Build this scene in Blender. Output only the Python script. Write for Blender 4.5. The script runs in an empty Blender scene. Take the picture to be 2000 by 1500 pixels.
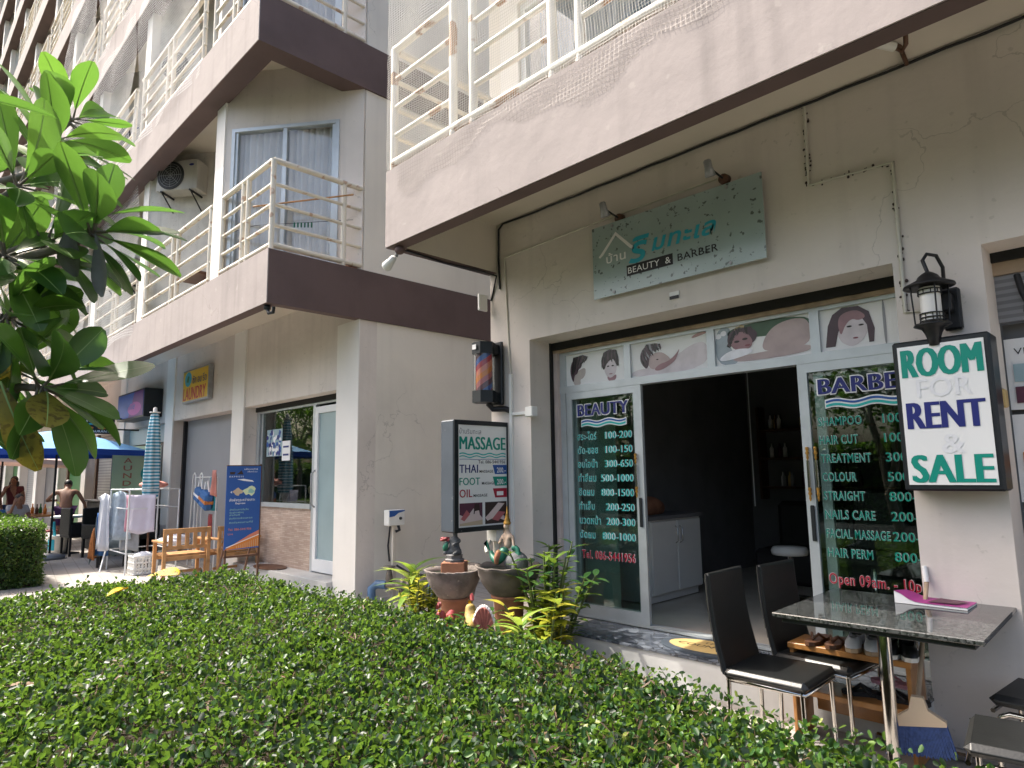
import bpy, math, random
import numpy as np
from mathutils import Vector, Matrix, Euler
R = math.radians
random.seed(7); rng = np.random.default_rng(7)
S = bpy.context.scene
C = S.collection

# ------------------------------------------------------------------ camera, sky, sun, exposure
CAMZ = 1.62
def camera():
    cd = bpy.data.cameras.new('camera'); co = bpy.data.objects.new('camera', cd); C.objects.link(co)
    yaw, pit, rol = R(-45.41), R(7.655), R(-.82)
    fwd = Vector((math.sin(yaw)*math.cos(pit), math.cos(yaw)*math.cos(pit), math.sin(pit)))
    r = Vector((math.cos(yaw), -math.sin(yaw), 0)); u = r.cross(fwd)
    r2 = math.cos(rol)*r + math.sin(rol)*u; u2 = -math.sin(rol)*r + math.cos(rol)*u
    m = Matrix((r2, u2, -fwd)).transposed().to_4x4(); m.translation = (0, 0, CAMZ)
    co.matrix_world = m
    cd.sensor_width = 36; cd.lens = 1290/2000*36
    cd.clip_start = .05; cd.clip_end = 900
    S.camera = co
camera()
SUN = Vector((-1, -.42, 1.56)).normalized()
w = bpy.data.worlds.new("World"); S.world = w; w.use_nodes = True
nt = w.node_tree
sky = nt.nodes.new('ShaderNodeTexSky'); sky.sky_type = 'NISHITA'; sky.sun_disc = False
sky.sun_elevation = math.asin(SUN.z); sky.sun_rotation = math.atan2(SUN.x, SUN.y)
sky.air_density = 1.0; sky.dust_density = 7; sky.ozone_density = .6
nt.links.new(sky.outputs[0], nt.nodes['Background'].inputs[0]); nt.nodes['Background'].inputs[1].default_value = .15
sl = bpy.data.lights.new('sun', 'SUN'); so = bpy.data.objects.new('sun', sl); C.objects.link(so)
sl.energy = 2.9; sl.angle = R(.55); sl.color = (1, .94, .84)
so.rotation_euler = SUN.to_track_quat('Z', 'Y').to_euler(); so.location = SUN*60
S.view_settings.view_transform = 'Standard'; S.view_settings.look = 'None'
S.view_settings.exposure = 1.57; S.view_settings.gamma = 1
S.cycles.max_bounces = 10; S.cycles.transparent_max_bounces = 24
S.cycles.use_denoising = True

# ------------------------------------------------------------------ materials
MATS = {}
def nd(nt, t, **kw):
    n = nt.nodes.new(t)
    for k, v in kw.items(): setattr(n, k, v)
    return n
def mat(name, col, rough=.6, metal=0, spec=.4, var=.12, vs=3., streak=0, bump=0, bs=60., spots=0, spotcol=(.08,.07,.06), ss=40., trans=0, coat=0, sth=.68, crack=0):
    if name in MATS: return MATS[name]
    m = bpy.data.materials.new(name); m.use_nodes = True; MATS[name] = m
    t = m.node_tree; L = t.links.new; b = t.nodes['Principled BSDF']
    b.inputs['Roughness'].default_value = rough; b.inputs['Metallic'].default_value = metal
    b.inputs['Specular IOR Level'].default_value = spec
    if coat: b.inputs['Coat Weight'].default_value = coat; b.inputs['Coat Roughness'].default_value = .05
    tc = nd(t, 'ShaderNodeNewGeometry')
    src = nd(t, 'ShaderNodeRGB'); src.outputs[0].default_value = (*col, 1); out = src.outputs[0]
    def mix(a, b2, f, typ='MIX'):
        n = nd(t, 'ShaderNodeMix', data_type='RGBA', blend_type=typ)
        if isinstance(f, float): n.inputs[0].default_value = f
        else: L(f, n.inputs[0])
        if hasattr(a, 'links'): L(a, n.inputs[6])
        else: n.inputs[6].default_value = (*a, 1)
        if hasattr(b2, 'links'): L(b2, n.inputs[7])
        else: n.inputs[7].default_value = (*b2, 1)
        return n.outputs[2]
    def ramp(v, lo, hi):
        n = nd(t, 'ShaderNodeMapRange'); n.inputs[1].default_value = lo; n.inputs[2].default_value = hi
        L(v, n.inputs[0]); return n.outputs[0]
    def noise(scale, det=5, mp=None):
        n = nd(t, 'ShaderNodeTexNoise'); n.inputs['Scale'].default_value = scale; n.inputs['Detail'].default_value = det
        if mp:
            k = nd(t, 'ShaderNodeMapping'); k.inputs['Scale'].default_value = mp; L(tc.outputs['Position'], k.inputs[0]); L(k.outputs[0], n.inputs[0])
        else: L(tc.outputs['Position'], n.inputs[0])
        return n.outputs[0]
    if var: out = mix(out, tuple(c*(1-2.2*var) for c in col), ramp(noise(vs), .42, .75))
    if streak: out = mix(out, tuple(c*.45+.01 for c in col), ramp_mul(t, L, ramp(noise(1., 4, (6, 6, .35)), .52, .78), streak))
    if spots: out = mix(out, spotcol, ramp_mul(t, L, ramp(noise(ss, 3), sth, sth+.04), spots))
    if crack:
        vn = nd(t, 'ShaderNodeTexNoise'); vn.inputs['Scale'].default_value = 2.3; vn.inputs['Detail'].default_value = 5; L(tc.outputs['Position'], vn.inputs[0])
        va = nd(t, 'ShaderNodeVectorMath', operation='MULTIPLY_ADD'); va.inputs[1].default_value = (.9,.9,.9); L(vn.outputs['Color'], va.inputs[0]); L(tc.outputs['Position'], va.inputs[2])
        vo = nd(t, 'ShaderNodeTexVoronoi', feature='DISTANCE_TO_EDGE'); vo.inputs['Scale'].default_value = .75; L(va.outputs[0], vo.inputs[0])
        lt = nd(t, 'ShaderNodeMath', operation='LESS_THAN'); lt.inputs[1].default_value = .0035; L(vo.outputs['Distance'], lt.inputs[0])
        mm = nd(t, 'ShaderNodeMath', operation='MULTIPLY'); L(lt.outputs[0], mm.inputs[0]); L(ramp(noise(.7, 2), .56, .60), mm.inputs[1])
        out = mix(out, tuple(c*.45 for c in col), ramp_mul(t, L, mm.outputs[0], .42))
    L(out, b.inputs['Base Color'])
    if bump:
        bn = nd(t, 'ShaderNodeBump'); bn.inputs['Strength'].default_value = bump; bn.inputs['Distance'].default_value = .02
        L(noise(bs, 6), bn.inputs['Height']); L(bn.outputs[0], b.inputs['Normal'])
    if trans:
        tr = nd(t, 'ShaderNodeBsdfTranslucent'); L(out, tr.inputs[0]); mx = nd(t, 'ShaderNodeMixShader'); mx.inputs[0].default_value = trans
        L(b.outputs[0], mx.inputs[1]); L(tr.outputs[0], mx.inputs[2]); L(mx.outputs[0], t.nodes['Material Output'].inputs[0])
    return m
def ramp_mul(t, L, v, f):
    n = t.nodes.new('ShaderNodeMath'); n.operation = 'MULTIPLY'; L(v, n.inputs[0]); n.inputs[1].default_value = f; return n.outputs[0]
def leafmat(name, stops, rough=.35, trans=.3, tcol=(.25,.5,.04), spots=False, spec=.5):
    m = bpy.data.materials.new(name); m.use_nodes = True; t = m.node_tree; L = t.links.new; b = t.nodes['Principled BSDF']
    g = nd(t, 'ShaderNodeNewGeometry'); cr = nd(t, 'ShaderNodeValToRGB'); e = cr.color_ramp.elements
    e[0].position, e[0].color = stops[0][0], (*stops[0][1], 1); e[1].position, e[1].color = stops[-1][0], (*stops[-1][1], 1)
    for p, c in stops[1:-1]:
        k = e.new(p); k.color = (*c, 1)
    L(g.outputs['Random Per Island'], cr.inputs[0]); out = cr.outputs[0]
    if spots:
        n = nd(t, 'ShaderNodeTexNoise'); n.inputs['Scale'].default_value = 55; L(g.outputs['Position'], n.inputs[0])
        mr = nd(t, 'ShaderNodeMapRange'); mr.inputs[1].default_value = .54; mr.inputs[2].default_value = .62; L(n.outputs[0], mr.inputs[0])
        mx = nd(t, 'ShaderNodeMix', data_type='RGBA'); L(mr.outputs[0], mx.inputs[0]); L(out, mx.inputs[6]); mx.inputs[7].default_value = (.03, .02, .008, 1); out = mx.outputs[2]
    nv = nd(t, 'ShaderNodeTexNoise'); nv.inputs['Scale'].default_value = 17; nv.inputs['Detail'].default_value = 5; L(g.outputs['Position'], nv.inputs[0])
    mr2 = nd(t, 'ShaderNodeMapRange'); mr2.inputs[1].default_value = .3; mr2.inputs[2].default_value = .7; mr2.inputs[3].default_value = .68; mr2.inputs[4].default_value = 1.2; L(nv.outputs[0], mr2.inputs[0])
    mv = nd(t, 'ShaderNodeMix', data_type='RGBA', blend_type='MULTIPLY'); mv.inputs[0].default_value = 1; L(out, mv.inputs[6]); L(mr2.outputs[0], mv.inputs[7]); out = mv.outputs[2]
    L(out, b.inputs['Base Color']); b.inputs['Roughness'].default_value = rough; b.inputs['Specular IOR Level'].default_value = spec
    tr = nd(t, 'ShaderNodeBsdfTranslucent')
    mc = nd(t, 'ShaderNodeMix', data_type='RGBA'); mc.inputs[0].default_value = .6; L(out, mc.inputs[6]); mc.inputs[7].default_value = (*tcol, 1); L(mc.outputs[2], tr.inputs[0])
    mx = nd(t, 'ShaderNodeMixShader'); mx.inputs[0].default_value = trans; L(b.outputs[0], mx.inputs[1]); L(tr.outputs[0], mx.inputs[2])
    L(mx.outputs[0], t.nodes['Material Output'].inputs[0]); MATS[name] = m; return m
def glassmat(name, tint=(.75,.85,.83), f=1.0, base=.04, rough=.0):
    m = bpy.data.materials.new(name); m.use_nodes = True; t = m.node_tree; L = t.links.new
    t.nodes.remove(t.nodes['Principled BSDF'])
    tr = nd(t, 'ShaderNodeBsdfTransparent'); tr.inputs[0].default_value = (*tint, 1)
    gl = nd(t, 'ShaderNodeBsdfGlossy'); gl.inputs['Roughness'].default_value = rough
    fr = nd(t, 'ShaderNodeFresnel'); ge = nd(t, 'ShaderNodeNewGeometry'); io = nd(t, 'ShaderNodeMath', operation='MULTIPLY_ADD'); io.inputs[1].default_value = 1/1.5-1.5; io.inputs[2].default_value = 1.5; L(ge.outputs['Backfacing'], io.inputs[0]); L(io.outputs[0], fr.inputs[0])
    ma = nd(t, 'ShaderNodeMath', operation='MULTIPLY_ADD'); ma.inputs[1].default_value = f; ma.inputs[2].default_value = base; L(fr.outputs[0], ma.inputs[0])
    mx = nd(t, 'ShaderNodeMixShader'); L(ma.outputs[0], mx.inputs[0]); L(tr.outputs[0], mx.inputs[1]); L(gl.outputs[0], mx.inputs[2])
    L(mx.outputs[0], t.nodes['Material Output'].inputs[0]); MATS[name] = m; return m
def netmat(name, cell=.024, width=.0028, col=(.5,.48,.43), ax=(0, 2)):
    m = bpy.data.materials.new(name); m.use_nodes = True; t = m.node_tree; L = t.links.new; b = t.nodes['Principled BSDF']
    b.inputs['Base Color'].default_value = (*col, 1); b.inputs['Roughness'].default_value = .6
    g = nd(t, 'ShaderNodeNewGeometry'); no = nd(t, 'ShaderNodeTexNoise'); no.inputs['Scale'].default_value = 1.6; L(g.outputs['Position'], no.inputs[0])
    va = nd(t, 'ShaderNodeVectorMath', operation='MULTIPLY_ADD'); va.inputs[1].default_value = (.12, .12, .12); L(no.outputs['Color'], va.inputs[0]); L(g.outputs['Position'], va.inputs[2])
    sp = nd(t, 'ShaderNodeSeparateXYZ'); L(va.outputs[0], sp.inputs[0]); res = []
    for a in ax:
        fm = nd(t, 'ShaderNodeMath', operation='PINGPONG'); L(sp.outputs[a], fm.inputs[0]); fm.inputs[1].default_value = cell/2
        lt = nd(t, 'ShaderNodeMath', operation='LESS_THAN'); L(fm.outputs[0], lt.inputs[0]); lt.inputs[1].default_value = width/2; res.append(lt.outputs[0])
    mxm = nd(t, 'ShaderNodeMath', operation='MAXIMUM'); L(res[0], mxm.inputs[0]); L(res[1], mxm.inputs[1])
    tr = nd(t, 'ShaderNodeBsdfTransparent'); mx = nd(t, 'ShaderNodeMixShader'); L(mxm.outputs[0], mx.inputs[0]); L(tr.outputs[0], mx.inputs[1]); L(b.outputs[0], mx.inputs[2])
    L(mx.outputs[0], t.nodes['Material Output'].inputs[0]); MATS[name] = m; return m
def patmat(name, kind, c1, c2, scale=1., rough=.5, mortar=(.1,.1,.1), rot=(0,0,0), bw=.5, rh=.25, ms=.02, bump=0.):
    """brick / voronoi / wave patterned surface, world coordinates"""
    m = bpy.data.materials.new(name); m.use_nodes = True; t = m.node_tree; L = t.links.new; b = t.nodes['Principled BSDF']
    b.inputs['Roughness'].default_value = rough
    g = nd(t, 'ShaderNodeNewGeometry'); mp = nd(t, 'ShaderNodeMapping'); mp.inputs['Rotation'].default_value = rot; mp.inputs['Scale'].default_value = (scale,)*3
    L(g.outputs['Position'], mp.inputs[0])
    if kind == 'brick':
        n = nd(t, 'ShaderNodeTexBrick'); n.inputs['Color1'].default_value = (*c1, 1); n.inputs['Color2'].default_value = (*c2, 1); n.inputs['Mortar'].default_value = (*mortar, 1)
        n.inputs['Brick Width'].default_value = bw; n.inputs['Row Height'].default_value = rh; n.inputs['Mortar Size'].default_value = ms; n.inputs['Scale'].default_value = 1
        L(mp.outputs[0], n.inputs[0]); out = n.outputs[0]
    elif kind == 'voronoi':
        n = nd(t, 'ShaderNodeTexVoronoi'); n.inputs['Scale'].default_value = 1; L(mp.outputs[0], n.inputs[0])
        mx = nd(t, 'ShaderNodeMix', data_type='RGBA'); s = nd(t, 'ShaderNodeSeparateColor'); L(n.outputs['Color'], s.inputs[0]); L(s.outputs[0], mx.inputs[0])
        mx.inputs[6].default_value = (*c1, 1); mx.inputs[7].default_value = (*c2, 1); out = mx.outputs[2]
        e = nd(t, 'ShaderNodeTexVoronoi', feature='DISTANCE_TO_EDGE'); e.inputs['Scale'].default_value = 1; L(mp.outputs[0], e.inputs[0])
        lt = nd(t, 'ShaderNodeMath', operation='LESS_THAN'); lt.inputs[1].default_value = ms; L(e.outputs[0], lt.inputs[0])
        m2 = nd(t, 'ShaderNodeMix', data_type='RGBA'); L(lt.outputs[0], m2.inputs[0]); L(out, m2.inputs[6]); m2.inputs[7].default_value = (*mortar, 1); out = m2.outputs[2]
    else:
        n = nd(t, 'ShaderNodeTexWave', bands_direction='Z' if kind == 'wavez' else 'X'); n.inputs['Scale'].default_value = 1; n.inputs['Distortion'].default_value = ms; L(mp.outputs[0], n.inputs[0])
        cr = nd(t, 'ShaderNodeValToRGB'); cr.color_ramp.elements[0].position = .45; cr.color_ramp.elements[1].position = .55
        cr.color_ramp.elements[0].color = (*c1, 1); cr.color_ramp.elements[1].color = (*c2, 1); L(n.outputs[0], cr.inputs[0]); out = cr.outputs[0]
    n2 = nd(t, 'ShaderNodeTexNoise'); n2.inputs['Scale'].default_value = 1.3; n2.inputs['Detail'].default_value = 6; L(g.outputs['Position'], n2.inputs[0])
    mr = nd(t, 'ShaderNodeMapRange'); mr.inputs[1].default_value = .35; mr.inputs[2].default_value = .7; mr.inputs[3].default_value = .75; mr.inputs[4].default_value = 1.1; L(n2.outputs[0], mr.inputs[0])
    mm = nd(t, 'ShaderNodeMix', data_type='RGBA', blend_type='MULTIPLY'); mm.inputs[0].default_value = 1; L(out, mm.inputs[6]); L(mr.outputs[0], mm.inputs[7])
    L(mm.outputs[2], b.inputs['Base Color']); MATS[name] = m; return m

mat('cream_wall', (.70,.64,.585), .85, var=.11, vs=.8, streak=.2, crack=1, bump=.25, bs=9, spots=.25, ss=18, spotcol=(.3,.28,.24))
mat('side_wall', (.76,.715,.64), .85, var=.08, vs=.7, streak=.10, crack=1, bump=.12, bs=12)
mat('white_wall', (.78,.755,.71), .85, var=.05, vs=1.1, streak=.08, bump=.12, bs=14)
mat('dirty_wall', (.62,.60,.55), .9, var=.12, vs=4, streak=.7, spots=.85, ss=60, spotcol=(.1,.09,.07))
mat('soffit_paint', (.63,.575,.50), .9, var=.06, vs=1, streak=0)
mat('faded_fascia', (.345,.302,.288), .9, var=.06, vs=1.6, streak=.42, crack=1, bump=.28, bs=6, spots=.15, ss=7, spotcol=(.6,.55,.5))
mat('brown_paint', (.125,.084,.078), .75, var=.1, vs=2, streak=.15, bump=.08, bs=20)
mat('railing_paint', (.72,.66,.55), .45, var=.06, vs=3, spots=.6, ss=6, spotcol=(.36,.16,.06), sth=.62)
mat('rusty_railing', (.74,.70,.62), .5, var=.06, vs=3, spots=.95, ss=3.2, spotcol=(.33,.15,.05), bump=.2, bs=40, sth=.575)
mat('aluminium', (.50,.54,.56), .38, .35, var=.06, vs=6)
mat('white_frame', (.72,.74,.75), .4, var=.03)
mat('dark_gap', (.02,.02,.02), .9, var=0)
mat('black_metal', (.018,.018,.02), .42, .2, var=.1, vs=20)
mat('black_plastic', (.014,.017,.02), .38, var=.05)
mat('slate_plastic', (.06,.075,.095), .5, var=.08, vs=4, spots=.3, ss=9, spotcol=(.4,.4,.4))
mat('white_plastic', (.75,.75,.72), .4, var=.04)
mat('yellowed_plastic', (.62,.60,.52), .5, var=.08, vs=9)
mat('grey_metal', (.32,.33,.34), .5, .4, var=.12, vs=9)
mat('chrome', (.62,.60,.57), .12, 1., var=.1, vs=14)
mat('black_leather', (.010,.011,.011), .40, spec=.5, var=.15, vs=12, bump=.06, bs=90)
mat('black_wicker', (.012,.012,.012), .6, var=.2, vs=60, bump=.5, bs=120)
mat('pine_wood', (.47,.25,.10), .45, var=.2, vs=9, bump=.08, bs=50)
mat('honey_wood', (.40,.18,.05), .4, var=.22, vs=7, coat=.3)
mat('pale_wood', (.42,.31,.21), .55, var=.2, vs=8)
mat('brown_wood', (.10,.045,.025), .5, var=.2, vs=9)
mat('terracotta', (.36,.155,.085), .8, var=.2, vs=8, bump=.2, bs=40)
mat('weathered_clay', (.22,.185,.165), .85, var=.3, vs=7, streak=.5, bump=.4, bs=35, spots=.6, ss=22, spotcol=(.42,.38,.33))
mat('grey_clay', (.15,.125,.11), .8, var=.25, vs=6, streak=.5, bump=.2, bs=30)
mat('rock', (.14,.145,.15), .9, var=.35, vs=9, bump=.7, bs=25)
mat('water', (.02,.03,.018), .05, var=0)
mat('soil', (.05,.036,.025), .95, var=.3, vs=12, bump=.6, bs=30)
mat('stem_green', (.10,.13,.04), .6, var=.2); mat('bark', (.20,.175,.145), .85, var=.25, vs=14, bump=.4, bs=40)
mat('white_paint', (.78,.78,.76), .5, var=.02); mat('paper', (.78,.78,.77), .7, var=.02)
mat('grey_shutter', (.30,.305,.32), .6, var=.05, vs=1)
mat('step_concrete', (.50,.50,.49), .7, var=.12, vs=3, streak=.2)
mat('pink_rail', (.55,.46,.43), .6, var=.1, vs=5); mat('rubber', (.02,.02,.022), .6, var=.05); mat('blue_bristle', (.05,.09,.24), .7, var=.2, vs=60)
mat('blue_pipe', (.10,.19,.33), .4, var=.15, vs=10); mat('pump_metal', (.22,.19,.16), .6, .5, var=.3, vs=18, spots=.5, ss=30, spotcol=(.12,.06,.03))
for n, c in dict(teal=(.0,.25,.185), navy=(.013,.02,.16), blue=(.02,.09,.33), aqua=(.02,.42,.40), skyblue=(.03,.37,.50), crimson=(.36,.012,.035), white=(.80,.80,.80), black=(.012,.012,.015), red=(.45,.015,.012),
                 yellow=(.72,.46,.02), purple=(.14,.03,.16), magenta=(.40,.04,.25), dkbrown=(.035,.018,.016), plum=(.10,.03,.055), skin=(.55,.33,.26), skinlight=(.68,.55,.52), rose=(.42,.12,.13), orange=(.62,.20,.03),
                 greenp=(.03,.15,.04), pgreen=(.66,.74,.46), grey=(.28,.28,.29), embossed=(.73,.735,.745), tealfade=(.30,.42,.46), coral=(.60,.20,.12), mint=(.30,.52,.46), beige=(.55,.43,.30), tan=(.56,.40,.17)).items():
    mat('ink_'+n, c, .45, var=.03); gr = sum(c)/3; mat('print_'+n, tuple(.45*q+.55*gr*(1.12 if i == 2 else 1) for i, q in enumerate(c)), .25, var=.10, vs=9)
mat('skin_tan', (.21,.105,.065), .55, var=.08, vs=20); mat('hair_black', (.012,.009,.008), .5, var=.2, vs=40); mat('hair_brown', (.035,.02,.014), .5, var=.2, vs=40)
mat('cloth_white', (.72,.74,.80), .9, var=.05, vs=9, trans=.15); mat('cloth_maroon', (.09,.02,.025), .9, var=.1); mat('cloth_grey', (.30,.31,.33), .9, var=.1, vs=9)
mat('cloth_purple', (.05,.015,.07), .9, var=.1); mat('cloth_navy', (.03,.06,.14), .9, var=.1); mat('cloth_pink', (.70,.36,.45), .9, var=.06, trans=.2)
mat('cloth_lilac', (.62,.58,.68), .9, var=.06, trans=.15); mat('cloth_bluegrey', (.17,.22,.25), .9, var=.12, vs=5); mat('cloth_shirt', (.42,.50,.58), .9, var=.12, vs=12, trans=.1)
mat('cloth_orange', (.50,.19,.06), .95, var=.2, vs=25, bump=.4, bs=80); mat('cloth_blue', (.04,.13,.34), .9, var=.1); mat('cloth_coral', (.66,.30,.25), .9, var=.1, trans=.15); mat('cloth_teal', (.03,.26,.34), .9, var=.1)
mat('umbrella_blue', (.20,.44,.74), .8, var=.05, trans=.3); mat('umbrella_border', (.01,.06,.36), .8, var=.05, trans=.15); mat('umbrella_pink', (.72,.60,.56), .85, var=.05, trans=.35)
mat('curtain', (.90,.88,.84), .95, var=.06, vs=3, trans=.35); mat('blind', (.72,.78,.76), .8, var=.05, trans=.1)
mat('frosted_glass', (.30,.40,.42), .35, spec=.5, var=.06, vs=2)
mat('sign_glass', (.34,.425,.415), .18, spec=.5, var=.06, vs=3, spots=.9, ss=24, sth=.625, spotcol=(.10,.12,.11))
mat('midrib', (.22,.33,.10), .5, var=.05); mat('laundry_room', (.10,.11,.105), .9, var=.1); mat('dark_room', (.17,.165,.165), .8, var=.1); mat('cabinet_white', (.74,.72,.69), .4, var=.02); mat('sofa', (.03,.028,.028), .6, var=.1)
mat('floor_tile', (.60,.54,.46), .15, var=.08, vs=2); mat('ac_white', (.46,.445,.40), .5, var=.06, vs=5, streak=.3); mat('ac_grille', (.03,.033,.036), .6, var=.1, vs=30)
mat('striped_base', (.25,.5,.6), .8); mat('gold', (.50,.27,.06), .4, .6, var=.3, vs=30); mat('mermaid_green', (.02,.16,.10), .5, var=.3, vs=25, spots=.4, ss=40, spotcol=(.3,.1,.05)); mat('statue_skin', (.48,.36,.27), .6, var=.2, vs=30)
mat('hen_red', (.30,.05,.055), .5, var=.2, vs=20); mat('hen_yellow', (.36,.25,.07), .6, var=.3, vs=30, spots=.6, ss=50, spotcol=(.12,.05,.02)); mat('shell_white', (.75,.70,.66), .5, var=.1); mat('shell_red', (.42,.14,.11), .5, var=.25, vs=14)
mat('asphalt', (.045,.045,.047), .85, var=.2, vs=4, bump=.3, bs=90); mat('grass_earth', (.035,.055,.02), .95, var=.3, vs=2, bump=.5, bs=20)
mat('car_silver', (.45,.46,.47), .25, .7, var=.02); mat('car_red', (.35,.02,.02), .25, spec=.5, var=.02); mat('tyre', (.02,.02,.02), .8, var=.05); mat('lamp_glass', (.75,.74,.70), .35, var=.03)
patmat('pavers', 'brick', (.36,.335,.31), (.31,.285,.26), 1, .8, (.24,.22,.20), (0,0,R(8)), .4, .2, .008)
patmat('tile_mosaic', 'voronoi', (.17,.19,.225), (.05,.06,.08), 12, .22, (.035,.038,.045), ms=.035)
patmat('stone_cladding', 'brick', (.56,.45,.37), (.42,.31,.25), 1, .6, (.30,.22,.18), (R(90),0,0), .16, .028, .002)
patmat('granite', 'voronoi', (.006,.008,.008), (.085,.09,.09), 95, .04, (.03,.03,.03), ms=.0)
patmat('stripe_cloth', 'wavez', (.60,.72,.78), (.03,.26,.38), 5.4, .85, ms=.35)
patmat('roller_shutter', 'wavez', (.30,.30,.31), (.20,.20,.21), 7, .5, ms=0)
patmat('grey_slat_shutter', 'wavez', (.40,.40,.40), (.24,.24,.25), 4, .5, ms=0)
glassmat('window_glass'); glassmat('shop_glass', (.76,.83,.81), 1.05, .015); glassmat('lamp_tube', (.9,.9,.9), 1, .03); glassmat('room_glass', (.96,.97,.98), .8, .02)
netmat('net_front'); netmat('net_side', ax=(1, 2)); netmat('net_far', .05, .0055, (.66,.66,.65)); netmat('net_dirty', .034, .0032, (.22,.19,.17))
leafmat('hedge_leaf', [(0,(.005,.015,.009)),(.3,(.008,.027,.011)),(.62,(.016,.054,.014)),(.84,(.036,.104,.018)),(.95,(.085,.175,.026)),(1,(.20,.22,.05))], .42, .28, (.28,.50,.05), False, .36)
leafmat('box_leaf', [(0,(.02,.05,.012)),(.5,(.04,.09,.02)),(1,(.16,.22,.05))], .4, .3)
leafmat('frangipani_leaf', [(0,(.014,.040,.018)),(.4,(.023,.068,.02)),(.8,(.042,.105,.024)),(1,(.10,.18,.03))], .3, .36, (.24,.52,.06))
leafmat('spotted_leaf', [(0,(.10,.11,.02)),(1,(.20,.16,.02))], .5, .35, (.6,.5,.05), True)
leafmat('yellow_leaf', [(0,(.62,.42,.01)),(1,(.70,.50,.02))], .5, .35, (.8,.6,.02), True)
leafmat('withered_leaf', [(0,(.06,.06,.055)),(1,(.10,.10,.09))], .5, .1)
leafmat('croton_leaf', [(0,(.10,.18,.02)),(.5,(.30,.34,.03)),(1,(.52,.46,.06))], .4, .35, (.6,.6,.05))
leafmat('strap_leaf', [(0,(.06,.15,.02)),(.6,(.16,.28,.04)),(1,(.40,.45,.10))], .35, .35, (.5,.7,.08))
leafmat('glossy_leaf', [(0,(.014,.045,.014)),(.6,(.03,.09,.02)),(1,(.16,.24,.03))], .25, .25, (.35,.55,.05))
leafmat('tree_leaf', [(0,(.015,.04,.012)),(.6,(.03,.07,.015)),(1,(.07,.12,.025))], .4, .3)
leafmat('dry_leaf', [(0,(.07,.04,.025)),(1,(.22,.14,.085))], .7, .1)
def m(n): return MATS[n]
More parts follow.
